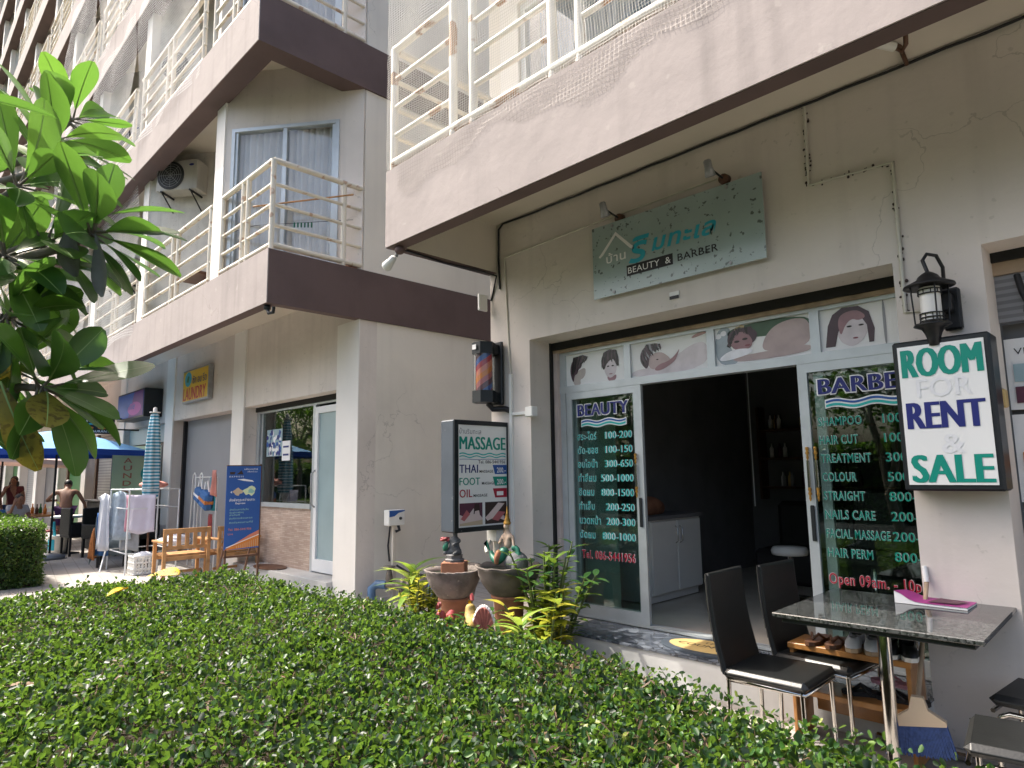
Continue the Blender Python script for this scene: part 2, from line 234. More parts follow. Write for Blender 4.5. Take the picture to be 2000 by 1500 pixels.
# ------------------------------------------------------------------ builders
ORG = {}
X3, Y3, Z3 = Vector((1,0,0)), Vector((0,1,0)), Vector((0,0,1))
class MB:
    def __init__(s): s.v = []; s.f = []; s.sm = []
    def add(s, vs, fs, smooth=False):
        o = len(s.v); s.v += [tuple(p) for p in vs]; s.f += [tuple(i+o for i in f) for f in fs]; s.sm += [smooth]*len(fs); return s
    def box(s, x0, x1, y0, y1, z0, z1, b=0):
        if b: return s.bevbox(Vector(((x0+x1)/2,(y0+y1)/2,(z0+z1)/2)), (abs(x1-x0),abs(y1-y0),abs(z1-z0)), Matrix.Identity(3), b)
        return s.add([(x,y,z) for x in (x0,x1) for y in (y0,y1) for z in (z0,z1)], [(0,1,3,2),(4,6,7,5),(0,4,5,1),(2,3,7,6),(0,2,6,4),(1,5,7,3)])
    def bevbox(s, c, size, rot=None, b=.01):
        """box with chamfered edges"""
        rot = rot or Matrix.Identity(3); c = Vector(c); h = [q/2 for q in size]; b = min(b, min(h)*.9); P = []; idx = {}
        for sx in (-1,1):
            for sy in (-1,1):
                for sz in (-1,1):
                    for a in range(3):
                        d = [sx*(h[0]-b), sy*(h[1]-b), sz*(h[2]-b)]; d[a] = (sx,sy,sz)[a]*h[a]
                        idx[(sx,sy,sz,a)] = len(P); P.append(c+rot@Vector(d))
        F = []
        for a in range(3):
            o1, o2 = [q for q in range(3) if q != a]
            for sg in (-1,1):
                q = []
                for p1, p2 in ((-1,-1),(1,-1),(1,1),(-1,1)):
                    k = [0,0,0]; k[a] = sg; k[o1] = p1; k[o2] = p2; q.append(idx[(*k,a)])
                F.append(tuple(q))
        for a in range(3):
            o1, o2 = [q for q in range(3) if q != a]
            for s1 in (-1,1):
                for s2 in (-1,1):
                    k0 = [0,0,0]; k0[o1] = s1; k0[o2] = s2; ka = k0[:]; kb = k0[:]; ka[a] = -1; kb[a] = 1
                    F.append((idx[(*ka,o1)], idx[(*kb,o1)], idx[(*kb,o2)], idx[(*ka,o2)]))
        for sx in (-1,1):
            for sy in (-1,1):
                for sz in (-1,1): F.append((idx[(sx,sy,sz,0)], idx[(sx,sy,sz,1)], idx[(sx,sy,sz,2)]))
        return s.add(P, F)
    def quad(s, a, b, c, d): return s.add([a,b,c,d], [(0,1,2,3)])
    def tube(s, pts, r, n=8, cap=True):
        pts = [Vector(p) for p in pts]; rs = r if isinstance(r, (list,tuple)) else [r]*len(pts); vs = []; fs = []
        up = None
        for i, p in enumerate(pts):
            d = (pts[min(i+1,len(pts)-1)]-pts[max(i-1,0)]); d = d.normalized() if d.length > 1e-9 else Z3
            if up is None: up = X3 if abs(d.x) < .8 else Y3
            a = (up-d*up.dot(d)).normalized(); b = d.cross(a); up = a
            for k in range(n):
                t = 2*math.pi*k/n; vs.append(p+a*(math.cos(t)*rs[i])+b*(math.sin(t)*rs[i]))
        for i in range(len(pts)-1):
            for k in range(n): fs.append((i*n+k, i*n+(k+1)%n, (i+1)*n+(k+1)%n, (i+1)*n+k))
        s.add(vs, fs, True)
        if cap: s.add(vs[:n], [tuple(range(n-1,-1,-1))]); s.add(vs[-n:], [tuple(range(n))])
        return s
    def lathe(s, prof, c, n=24, wob=0, wn=12, ax=None):
        """prof = [(r,z)] round the vertical through c; wob = scalloped rim amount per profile row"""
        c = Vector(c); vs = []; fs = []; M3 = ax or Matrix.Identity(3)
        for i, q in enumerate(prof):
            r, z = q[0], q[1]; wv = q[2] if len(q) > 2 else 0
            for k in range(n):
                t = 2*math.pi*k/n; rr = r*(1+wv*math.cos(wn*t)); vs.append(c+M3@Vector((rr*math.cos(t), rr*math.sin(t), z+wv*.5*r*math.cos(wn*t))))
        for i in range(len(prof)-1):
            for k in range(n): fs.append((i*n+k, i*n+(k+1)%n, (i+1)*n+(k+1)%n, (i+1)*n+k))
        return s.add(vs, fs, True)
    def prism(s, poly, o, u, v, t=0.):
        """flat outline in the plane o+u*a+v*b; t = thickness along u x v"""
        o, u, v = Vector(o), Vector(u), Vector(v); n = u.cross(v).normalized(); k = len(poly)
        A = [o+u*a+v*b for a, b in poly]
        if not t: return s.add(A, [tuple(range(k))])
        B = [p+n*t for p in A]
        return s.add(A+B, [tuple(range(k-1,-1,-1)), tuple(range(k,2*k))]+[(i,(i+1)%k,k+(i+1)%k,k+i) for i in range(k)])
    def ell(s, c, r, rot=None, nu=12, nv=8):
        c = Vector(c); rot = rot or Matrix.Identity(3); vs = []; fs = []
        for i in range(nv+1):
            ph = math.pi*i/nv
            for k in range(nu):
                t = 2*math.pi*k/nu; vs.append(c+rot@Vector((r[0]*math.sin(ph)*math.cos(t), r[1]*math.sin(ph)*math.sin(t), r[2]*math.cos(ph))))
        for i in range(nv):
            for k in range(nu): fs.append((i*nu+k, (i+1)*nu+k, (i+1)*nu+(k+1)%nu, i*nu+(k+1)%nu))
        return s.add(vs, fs, True)
    def skin(s, pts, edges, rad, root=0, lv=2):
        me = bpy.data.meshes.new('t'); me.from_pydata([tuple(p) for p in pts], edges, []); ob = bpy.data.objects.new('t', me); C.objects.link(ob)
        md = ob.modifiers.new('s', 'SKIN'); md.use_smooth_shade = True
        for i, sv in enumerate(me.skin_vertices[0].data):
            r = rad[i]; sv.radius = (r, r) if not isinstance(r, tuple) else r; sv.use_root = (i == root)
        sb = ob.modifiers.new('b', 'SUBSURF'); sb.levels = lv
        dg = bpy.context.evaluated_depsgraph_get(); dg.update(); e = ob.evaluated_get(dg); em = e.to_mesh()
        vs = [v.co.copy() for v in em.vertices]; fs = [tuple(p.vertices) for p in em.polygons]; e.to_mesh_clear()
        bpy.data.objects.remove(ob); bpy.data.meshes.remove(me); return s.add(vs, fs, True)
    def text(s, str_, o, u, v, w=None, h=.1, bold=0., lift=0., align='L', shear=0.):
        """lettering of height h (of a capital) and, if given, width w, in the plane o+u*a+v*b"""
        if bold > .026:
            e = (bold-.010)*h/.7*.8
            for i, dx in enumerate((-e, -e*.33, e*.33, e)): s.text(str_, Vector(o)+Vector(u)*(dx+e), u, v, w-2*e if w else None, h, 0, lift+.00012*i, align, shear)
            return s
        cu = bpy.data.curves.new('t', 'FONT'); cu.body = str_; cu.offset = bold; cu.space_character = 1.04+bold*2; cu.resolution_u = 3; cu.shear = shear; ob = bpy.data.objects.new('t', cu); C.objects.link(ob)
        dg = bpy.context.evaluated_depsgraph_get(); dg.update(); me = bpy.data.meshes.new_from_object(ob.evaluated_get(dg))
        P = [(p.co.x, p.co.y) for p in me.vertices]; F = [tuple(f.vertices) for f in me.polygons]
        bpy.data.objects.remove(ob); bpy.data.curves.remove(cu); bpy.data.meshes.remove(me)
        if not P: return s
        x0 = min(p[0] for p in P); x1 = max(p[0] for p in P); sc = h/.70; sx = w/(x1-x0) if w else sc
        ofs = 0 if align == 'L' else (-(x1-x0)*sx/2 if align == 'C' else -(x1-x0)*sx)
        o, u, v = Vector(o), Vector(u), Vector(v); n = u.cross(v).normalized()
        return s.add([o+u*((a-x0)*sx+ofs)+v*(b*sc)+n*lift for a, b in P], F)
    def build(s, name, mt, parent=None, bevel=0., solid=0., label=None, smooth=False):
        if smooth or solid:                       # weld so that sheets shade and thicken as one
            ix, nv, mp = {}, [], []
            for p in s.v:
                k = tuple(round(c, 5) for c in p)
                if k not in ix: ix[k] = len(nv); nv.append(p)
                mp.append(ix[k])
            s.v = nv; pr = [(tuple(dict.fromkeys(mp[i] for i in f)), q) for f, q in zip(s.f, s.sm)]; pr = [a for a in pr if len(a[0]) > 2]; s.f = [a[0] for a in pr]; s.sm = [a[1] for a in pr]
        me = bpy.data.meshes.new(name); V = np.array(s.v, float)
        if parent is None: o = np.array([(V[:,0].min()+V[:,0].max())/2, (V[:,1].min()+V[:,1].max())/2, V[:,2].min()])
        else: o = np.array(ORG[parent.name])
        me.from_pydata((V-o).tolist(), [], s.f); me.polygons.foreach_set('use_smooth', [smooth or q for q in s.sm]); me.update()
        ob = bpy.data.objects.new(name, me); C.objects.link(ob); me.materials.append(m(mt) if isinstance(mt, str) else mt)
        if parent is None: ob.location = o
        else: ob.parent = parent
        ORG[ob.name] = tuple(o)
        if bevel:
            b = ob.modifiers.new('bevel', 'BEVEL'); b.width = bevel; b.segments = 2; b.limit_method = 'ANGLE'
        if solid:
            b = ob.modifiers.new('thickness', 'SOLIDIFY'); b.thickness = solid; b.offset = 0
        if label: ob['label'] = label
        return ob
def npmesh(name, V, F, mt, parent=None, smooth=False):
    """large foliage meshes from numpy arrays (quads)"""
    o = np.array([(V[:,0].min()+V[:,0].max())/2, (V[:,1].min()+V[:,1].max())/2, V[:,2].min()]) if parent is None else np.array(ORG[parent.name])
    me = bpy.data.meshes.new(name); V = (V-o).astype(np.float32); n = len(F)
    me.vertices.add(len(V)); me.vertices.foreach_set('co', V.ravel()); me.loops.add(n*4); me.loops.foreach_set('vertex_index', F.astype(np.int32).ravel())
    me.polygons.add(n); me.polygons.foreach_set('loop_start', np.arange(0, n*4, 4, dtype=np.int32)); me.polygons.foreach_set('loop_total', np.full(n, 4, dtype=np.int32))
    me.polygons.foreach_set('use_smooth', np.full(n, smooth)); me.update(calc_edges=True); me.validate()
    ob = bpy.data.objects.new(name, me); C.objects.link(ob); me.materials.append(m(mt))
    if parent is None: ob.location = o
    else: ob.parent = parent
    ORG[ob.name] = tuple(o); return ob
def tag(o, label, cat, group=None, kind=None):
    if label: o['label'] = label
    if cat: o['category'] = cat
    if group: o['group'] = group
    if kind: o['kind'] = kind
    return o
def thing(name, label, cat, loc, group=None):
    o = bpy.data.objects.new(name, None); C.objects.link(o); o.location = loc; o.empty_display_size = .1; ORG[o.name] = tuple(loc); return tag(o, label, cat, group)
def copy_tree(o, parent=None):
    c = o.copy(); C.objects.link(c); c.parent = parent; ORG[c.name] = ORG[o.name]
    for ch in list(o.children): copy_tree(ch, c)
    return c
def place(o, loc, rz=0, label=None, group=None):
    o.location = loc; o.rotation_euler = (0, 0, rz)
    if label: o['label'] = label
    if group: o['group'] = group
    return o
def struct(name, mb, mt): o = mb.build(name, mt); o['kind'] = 'structure'; return o
def wall_with_holes(mb, x0, x1, z0, z1, y0, y1, holes):
    """wall along X split round rectangular holes (hx0,hx1,hz0,hz1)"""
    xs = sorted({x0, x1, *[h[0] for h in holes], *[h[1] for h in holes]})
    for a, b in zip(xs, xs[1:]):
        hs = sorted((h[2], h[3]) for h in holes if h[0] <= a+1e-6 and h[1] >= b-1e-6); z = z0
        for h0, h1 in hs:
            if h0 > z+1e-6: mb.box(a, b, y0, y1, z, h0)
            z = max(z, h1)
        if z < z1-1e-6: mb.box(a, b, y0, y1, z, z1)
    return mb
def leaves(P, D, N, L, W, curl=.15):
    """arrays: base point, direction, normal, length, width -> pointed oval leaves folded on the midrib (6 verts, 2 quads)"""
    n = len(P); L = np.broadcast_to(L, n)[:,None]; W = np.broadcast_to(W, n)[:,None]
    D = D/np.linalg.norm(D, axis=1, keepdims=True); Sd = np.cross(D, N); Sd /= np.linalg.norm(Sd, axis=1, keepdims=True)+1e-9; N = np.cross(Sd, D)
    c = curl
    V = np.stack([P, P+D*L*.28+Sd*W*.42+N*W*c, P+D*L*.76+Sd*W*.46+N*W*c*.7, P+D*L-N*L*.08, P+D*L*.76-Sd*W*.46+N*W*c*.7, P+D*L*.28-Sd*W*.42+N*W*c], 1).reshape(-1, 3)
    b = np.arange(n)[:,None]*6; F = np.concatenate([b+np.array([[0,1,2,3]]), b+np.array([[0,3,4,5]])], 1).reshape(-1, 4)
    return V, F
def unit(n, up=0.):
    d = rng.normal(size=(n, 3)); d[:,2] += up; return d/np.linalg.norm(d, axis=1, keepdims=True)
def bigleaf(mb, p, d, nrm, L, W, droop=.15, fold=.12, seg=9, shape='obovate', rib=None):
    """one large leaf with curved midrib"""
    d = Vector(d).normalized(); nrm = Vector(nrm); sd = d.cross(nrm).normalized(); nrm = sd.cross(d).normalized(); vs = []; fs = []; p = Vector(p)
    for i in range(seg+1):
        t = i/seg
        if shape == 'obovate': wd = W*.5*max(.05, (math.sin(math.pi*(.03+.97*t)**1.75))**.62) if t < .985 else W*.10
        elif shape == 'strap': wd = W*.5*max(.05, (math.sin(math.pi*(.08+.92*t)**.7))**.7) if t < .99 else .002
        else: wd = W*.5*max(.03, math.sin(math.pi*(.03+.97*t)**.85))
        q = p+d*(L*t)-nrm*(droop*L*t*t)
        vs += [q+sd*wd+nrm*(fold*wd*2), q, q-sd*wd+nrm*(fold*wd*2)]
    for i in range(seg):
        a = i*3; fs += [(a,a+1,a+4,a+3), (a+1,a+2,a+5,a+4)]
    mb.add(vs, fs, True)
    if rib:
        for e in (.0012, -.0012): rib.add([vs[i*3+1]+nrm*e+sd*(s_*.0028*(1-i/seg*.8)) for i in range(seg+1) for s_ in (-1,1)], [(2*i,2*i+1,2*i+3,2*i+2) for i in range(seg)], True)
def wave_poly(w, amp, h, n=2.5, seg=24, thick=.3):
    top = [(w*i/seg, h*.5+amp*math.sin(2*math.pi*n*i/seg)) for i in range(seg+1)]
    return top, [(x, y-h*thick) for x, y in top]
def wave_strip(mb, o, u, v, w, amp, y0, h, n=2., seg=28):
    o, u, v = Vector(o), Vector(u), Vector(v)
    for i in range(seg):
        a, b = w*i/seg, w*(i+1)/seg; ya, yb = y0+amp*math.sin(2*math.pi*n*i/seg), y0+amp*math.sin(2*math.pi*n*(i+1)/seg)
        mb.quad(o+u*a+v*ya, o+u*b+v*yb, o+u*b+v*(yb+h), o+u*a+v*(ya+h))
def ellp(cx, cy, rx, ry, n=20, a0=0, a1=360, rot=0):
    q = []
    for k in range(n+(0 if a1-a0 >= 360 else 1)):
        t = R(a0+(a1-a0)*k/n); x, y = rx*math.cos(t), ry*math.sin(t); c_, s_ = math.cos(R(rot)), math.sin(R(rot)); q.append((cx+x*c_-y*s_, cy+x*s_+y*c_))
    return q
# ------------------------------------------------------------------ the setting
YF, YS, YU = 4.7, 3.386, 3.16
struct('ground', MB().box(-120, 60, -60, 60, -.3, -.02), 'grass_earth')
struct('pavement', MB().box(-80, 12, .6, 16, -.2, 0), 'pavers')
struct('road', MB().box(-80, 30, -11, -3.2, -.2, -.012), 'asphalt')
struct('kerb', MB().box(-80, 12, -3.2, -2.95, -.2, .12, .02), 'step_concrete')
struct('hedge_bed', MB().box(-7.55, 3, -1.0, 3.0, -.1, .02), 'soil')

# ------------------------------------------------------------------ left apartment building
AB = thing('apartment_building', 'long cream apartment block with brown banded balconies behind the laundry shops', 'building', (-7.69, YF, 0))
PITCH = 3.63; NB = 12; XE = -8.26-PITCH*NB-2
FZ = [3.72, 7.08, 10.42, 13.75, 17.08, 20.4, 23.7, 27.0, 30.3, 33.6]
gw = MB(); holes = [(-11.39-PITCH*k, -8.26-PITCH*k, 0, 2.81) for k in range(NB)]
wall_with_holes(gw, XE, -7.69, 0, 4.2, YF, YF+.27, holes)
gw.build('front_wall', 'cream_wall', AB)
for k in range(NB+1):
    pl = MB(); x1 = -7.69-PITCH*k; pl.box(x1-.57, x1, YF-.012, YF, 0, 3.72) if k == 0 else pl.box(x1-.54, x1-.04, YF-.03, YF, 0, 4.19)
    pl.build('pillar', 'white_wall', AB)
sw = MB(); sw.box(-7.9, -7.69, YF+.27, 16, 0, 3.72); sw.box(-7.9, -7.69, 4.74, 16, 4.40, 34)
sw.build('side_wall', 'side_wall', AB)
MB().box(XE, -7.9, 15.8, 16, 0, 34).build('rear_wall', 'side_wall', AB)
ck = MB(); ck.tube([(-7.686,7.0,3.7),(-7.686,7.02,3.4),(-7.686,6.98,3.2),(-7.686,7.03,2.9),(-7.686,7.0,2.7)], .006, 4); ck.build('wall_crack', 'ink_grey', AB)
fas, bm_, sof = MB(), MB(), MB()
for i, z in enumerate(FZ):
    y = YS if i == 0 else YU; t = .14 if i == 0 else .3; h = .69
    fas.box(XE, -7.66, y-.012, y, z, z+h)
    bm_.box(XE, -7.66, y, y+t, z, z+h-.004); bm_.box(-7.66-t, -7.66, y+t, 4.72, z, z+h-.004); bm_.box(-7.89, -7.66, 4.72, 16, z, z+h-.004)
    sof.box(XE, -7.66-t, y+t, 15.8, z+.46, z+h-.02)
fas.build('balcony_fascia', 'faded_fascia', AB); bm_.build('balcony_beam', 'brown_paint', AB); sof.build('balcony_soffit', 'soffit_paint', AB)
WIN = (.05, .83)
for f, z in enumerate(FZ[:-1]):
    zb, zt = z+.66, FZ[f+1]+.5; uw = MB()
    for k in range(NB):
        p1 = Vector((-9.38-3.57*k, 3.44)); p2 = Vector((-7.69-3.57*k, 4.71)); n2 = (p2-p1).normalized(); nn = Vector((-n2.y, n2.x))*.14
        def seg(mb, a, b, z0, z1):
            A, B = p1+(p2-p1)*a, p1+(p2-p1)*b
            mb.add([(q.x, q.y, zz) for q in (A, B, B+nn, A+nn) for zz in (z0, z1)], [(0,2,3,1),(2,4,5,3),(4,6,7,5),(6,0,1,7),(0,6,4,2),(1,3,5,7)])
        if k == 0:
            a, b = WIN
            seg(uw, 0, a, zb, zt); seg(uw, b, 1, zb, zt); seg(uw, a, b, zb+2.27, zt); seg(uw, a, b, zb, zb+.1)
        else:
            dw = MB(); seg(dw, 0, 1, zb, zt); dw.build('balcony_wall', 'dirty_wall', AB); uw = uw if 0 else MB(); uw.box(p2.x-.02, p2.x+2.0, 4.72, 4.86, zb, zt)
        uw.build('upper_wall', 'cream_wall', AB)
        MB().box(p1.x-.32, p1.x+.005, 3.42 if f == 0 else 3.30, 4.72, zb, zt).build('balcony_pier', 'white_wall', AB)
def rail_run(mb, a, b, z0, posts, r=.03, levels=(.07,.33,.60,.87,1.18), pr=.036):
    a, b = Vector(a), Vector(b)
    for j, l in enumerate(levels):
        mb.tube([(a.x, a.y, z0+l), (b.x, b.y, z0+l)], r*1.25 if j in (0, len(levels)-1) else r*.8, 7)
    for t in posts:
        p = a+(b-a)*t; mb.tube([(p.x, p.y, z0), (p.x, p.y, z0+levels[-1]+.01)], pr, 8)
for f, z in enumerate(FZ[:-1]):
    y = (YS if f == 0 else YU)+.05; z0 = z+.69
    for k in range(9 if f < 3 else 0 if f > 5 else 7):
        rb = MB()
        if k == 0:
            rail_run(rb, (-9.33, y), (-7.72, y), z0, (0, .44, .54, 1)); rail_run(rb, (-7.72, y), (-7.72, 4.72), z0, (.78,))
        else:
            x1 = -9.72-3.57*(k-1); rail_run(rb, (x1-3.2, y), (x1, y), z0, (.03, .46, .54, .98))
        rb.build('balcony_railing', 'railing_paint', AB)
for f, k in [(0,2),(0,3),(0,4),(1,1),(1,2),(1,3),(2,1),(2,2),(2,3),(3,2),(3,3)]:
    y = (YS if f == 0 else YU)-.02; x1 = -9.72-3.57*(k-1); nx = MB(); g = 12
    for i in range(g):
        for j in range(g):
            def pt(i, j): return (x1-3.3+3.3*i/g, y-.05*math.sin(i*.9+f)*math.sin(j*.7+k)-.03, FZ[f]+.5+2.95*j/g)
            nx.quad(pt(i,j), pt(i+1,j), pt(i+1,j+1), pt(i,j+1))
    nx.build('bird_net', 'net_far', AB, smooth=True)
# corner windows (upper floors)
for f in range(3):
    zb = FZ[f]+.76; zt = FZ[f]+.66+2.27; p1 = Vector((-9.38, 3.44, 0)); p2 = Vector((-7.69, 4.71, 0)); a = p1+(p2-p1)*WIN[0]; b = p1+(p2-p1)*WIN[1]; u = (b-a).normalized(); n = Vector((u.y, -u.x, 0)); W = (b-a).length
    fr = MB()
    def vb(mb, s0, s1, z0, z1, d0, d1):
        mb.add([a+u*s+n*d+Z3*zz for s in (s0, s1) for d in (d0, d1) for zz in (z0, z1)], [(0,1,3,2),(4,6,7,5),(0,4,5,1),(2,3,7,6),(0,2,6,4),(1,5,7,3)])
    for s0, s1 in ((0,.05),(W-.05,W)): vb(fr, s0, s1, zb, zt, -.08, .02)
    vb(fr, .05, W-.05, zt-.05, zt, -.08, .02); vb(fr, .05, W-.05, zb, zb+.06, -.08, .02); vb(fr, W*.5-.03, W*.5+.03, zb+.06, zt-.05, -.05, .01); vb(fr, W-.11, W-.05, zb+.06, zt-.05, -.06, .0); vb(fr, .05, .09, zb+.06, zt-.05, -.06, 0)
    wn = fr.build('window', 'aluminium', AB)
    gl = MB(); vb(gl, .09, W*.5-.03, zb+.06, zt-.05, -.035, -.031); vb(gl, W*.5+.03, W-.11, zb+.06, zt-.05, -.025, -.021); gl.build('pane', 'room_glass', wn)
    cu = MB(); N = 70
    P = [a+u*(.06+(W-.12)*i/N)+n*(-.13-.035*math.sin(i*1.35)-.02*math.sin(i*.53)) for i in range(N+1)]
    for i in range(N):
        if abs(i-34) > 1: cu.quad(P[i]+Z3*zb, P[i+1]+Z3*zb, P[i+1]+Z3*(zt-.02), P[i]+Z3*(zt-.02))
    cu.build('curtain', 'curtain', wn, smooth=True)
# ground floor shop fronts
st = MB(); st.box(-11.39, -8.26, 4.6, 5.2, 0, .2, .01); st.build('front_step', 'step_concrete', AB)
fr = MB(); y0, y1 = 4.93, 5.0; xd = -9.3
fr.box(-11.39, -8.26, y0, y1, 2.70, 2.80); fr.box(-11.39, -11.28, y0, y1, .2, 2.70); fr.box(-11.24, -11.19, y0+.02, y1, 1.15, 2.70); fr.box(xd-.07, xd, y0, y1, .2, 2.70); fr.box(-11.28, xd-.07, y0-.02, y1, 1.12, 1.19)
w1 = fr.build('shop_window', 'aluminium', AB)
MB().box(-11.19, xd-.07, 4.965, 4.97, 1.19, 2.70).build('pane', 'shop_glass', w1)
MB().box(-11.28, xd-.07, 4.95, 5.05, .2, 1.12).build('stone_panel', 'stone_cladding', AB)
MB().box(-11.39, -8.26, 4.90, 4.93, 2.73, 2.81).build('shutter_slot', 'dark_gap', AB)
dr = MB(); dr.box(xd, xd+.09, y0, y1, .22, 2.66); dr.box(-8.37, -8.27, y0, y1, .22, 2.66); dr.box(xd+.09, -8.37, y0, y1, 2.56, 2.66); dr.box(xd+.09, -8.37, y0, y1, .22, .40)
d1 = dr.build('shop_door', 'white_frame', AB, label='white framed shop door with frosted glass'); MB().box(xd+.09, -8.37, 4.96, 4.97, .40, 2.56).build('pane', 'frosted_glass', d1)
MB().tube([(xd+.04,4.93,1.15),(xd+.04,4.87,1.2),(xd+.04,4.87,1.65),(xd+.04,4.93,1.7)], .014, 7).build('handle', 'grey_metal', d1)
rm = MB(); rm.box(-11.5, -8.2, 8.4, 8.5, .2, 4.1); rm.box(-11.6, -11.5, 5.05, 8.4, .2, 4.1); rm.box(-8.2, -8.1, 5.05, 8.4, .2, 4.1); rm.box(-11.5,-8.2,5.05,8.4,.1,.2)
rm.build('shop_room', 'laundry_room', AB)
MB().box(-10.9, -9.5, 6.9, 6.95, 1.75, 1.80).build('inner_rail', 'white_frame', AB)
sh = MB(); sh.box(-15.02, -11.89, 4.965, 5.02, 0, 2.81); sh.build('shutter', 'grey_shutter', AB)
MB().box(-15.02, -14.93, 4.9, 4.962, 0, 2.81).build('shutter_rail', 'ink_black', AB); MB().box(-11.98, -11.89, 4.9, 4.962, 0, 2.81).build('shutter_rail', 'ink_black', AB)
# third shop and the ones beyond
tr = MB(); tr.box(-18.65, -15.52, 4.82, 4.9, 2.42, 2.81); tr.box(-18.65, -18.5, 4.82, 4.9, 0, 2.42); tr.box(-15.62, -15.52, 4.82, 4.9, 0, 2.42); tr.build('shop_window', 'ink_tealfade', AB, label='pale blue shop window frame under the purple sign')
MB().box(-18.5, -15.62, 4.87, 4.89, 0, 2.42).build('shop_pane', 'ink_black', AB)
for k in range(3, NB):
    a, b = -11.39-PITCH*k, -8.26-PITCH*k
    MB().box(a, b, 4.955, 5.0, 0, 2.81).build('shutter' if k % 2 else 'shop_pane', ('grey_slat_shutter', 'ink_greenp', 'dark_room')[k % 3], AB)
MB().box(-20.9,-20.75,4.6,4.66,0,2.8).build('drain_pipe', 'brown_wood', AB); MB().box(-24.3,-24.15,4.6,4.66,0,2.8).build('drain_pipe', 'brown_wood', AB)

# ------------------------------------------------------------------ right shop building
XR = 4.0
BS = thing('beauty_shop_building', 'cream shop building with faded pink balcony and beauty parlour below', 'building', (-5.08, YF, 0))
fw = MB(); wall_with_holes(fw, -5.08, XR, 0, 4.4, YF, YF+.32, [(-4.51,-1.22,.25,2.94), (-.74,2.6,0,2.94)]); fw.build('front_wall', 'cream_wall', BS)
sd = MB(); sd.box(-5.08, -4.9, YF+.32, 13, 0, 4.4); sd.box(-5.08, -4.9, 4.72, 13, 4.4, 11); sd.box(-5.08, XR, 12.8, 13, 0, 11); sd.build('side_wall', 'side_wall', BS)
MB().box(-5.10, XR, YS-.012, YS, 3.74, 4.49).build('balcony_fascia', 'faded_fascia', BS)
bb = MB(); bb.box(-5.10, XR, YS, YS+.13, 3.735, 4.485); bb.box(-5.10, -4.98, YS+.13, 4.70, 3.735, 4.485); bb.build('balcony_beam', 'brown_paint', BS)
MB().box(-4.98, XR, YS+.13, 12.8, 4.26, 4.44).build('balcony_soffit', 'soffit_paint', BS); MB().box(-4.98, -4.972, YS+.13, 4.70, 3.742, 4.26).build('soffit_edge', 'soffit_paint', BS)
MB().box(-5.12, XR, 3.1, 12.8, 7.55, 7.75).box(-5.12, XR, 3.1, 3.3, 7.05, 7.55).build('upper_slab', 'brown_paint', BS)
uw = MB(); wall_with_holes(uw, -4.9, XR, 4.44, 7.55, 4.72, 4.9, [(-4.62,-2.9,4.52,6.7)]); uw.build('upper_wall', 'white_wall', BS)
fr = MB(); fr.box(-4.62,-4.55,4.76,4.84,4.52,6.7); fr.box(-2.97,-2.9,4.76,4.84,4.52,6.7); fr.box(-4.55,-2.97,4.76,4.84,4.52,4.6); fr.box(-4.55,-2.97,4.76,4.84,6.62,6.7); fr.box(-3.80,-3.73,4.77,4.83,4.6,6.62)
wn = fr.build('window', 'white_frame', BS); MB().box(-4.55,-2.97,4.795,4.80,4.6,6.62).build('pane', 'room_glass', wn)
cu = MB(); N = 90
for i in range(N):
    def cp(i): return (-4.5+1.5*i/N, 4.95+.04*math.sin(i*1.3)+.02*math.sin(i*.5))
    (xa, ya), (xb, yb) = cp(i), cp(i+1); cu.quad((xa,ya,4.55),(xb,yb,4.55),(xb,yb,6.65),(xa,ya,6.65))
cu.build('curtain', 'cloth_shirt', wn, smooth=True)
z0 = 4.49; y = YS+.05
for a, b, ps in ((-5.06,-4.15,(0,.985)), (-3.90,-2.99,(0,.985)), (-2.74,-1.8,(0,.98)), (-1.55,-.6,(0,.98)), (-.35,.6,(0,.98)), (.85,1.8,(0,.98))):
    rb = MB(); rail_run(rb, (a, y), (b, y), z0, ps, .03, (.09,.37,.66,.95,1.27), .038); rb.build('balcony_railing', 'rusty_railing', BS)
rb = MB(); rb.tube([(-5.06,y,z0+.09),(XR,y,z0+.09)], .042, 8); rb.build('bottom_rail', 'rusty_railing', BS)
rb = MB(); rail_run(rb, (-5.06, y+.03), (-5.06, 4.70), z0, (.97,), .03, (.09,.37,.66,.95,1.27), .036); rb.build('side_railing', 'railing_paint', BS)
nx = MB(); g = 30
for i in range(g*2):
    for j in range(10):
        def pt(i, j): return (-5.1+7*i/(g*2), y-.06-.02*math.sin(i*.8)*math.sin(j*.9), z0-.02+3.0*j/10)
        nx.quad(pt(i,j), pt(i+1,j), pt(i+1,j+1), pt(i,j+1))
nx.build('bird_net', 'net_front', BS, smooth=True)
nx = MB()
for i in range(8):
    for j in range(10):
        def pt(i, j): return (-5.10-.02*math.sin(i*.8)*math.sin(j*.9), y+1.27*i/8, z0+3.0*j/10)
        nx.quad(pt(i,j), pt(i+1,j), pt(i+1,j+1), pt(i,j+1))
nx.build('bird_net', 'net_side', BS, smooth=True)
# net end hanging over the fascia
nx = MB()
for i in range(40):
    for j in range(6):
        def pt(i, j): return (-4.9+4.2*i/40, YS-.022-.006*math.sin(i*.7+j), z0+.02-(.12+.17*(.5+.5*math.sin(i*.37))+.1*(.5+.5*math.sin(i*.9)))*j/6)
        nx.quad(pt(i,j), pt(i+1,j), pt(i+1,j+1), pt(i,j+1))
nx.build('net_hem', 'net_dirty', BS, smooth=True)
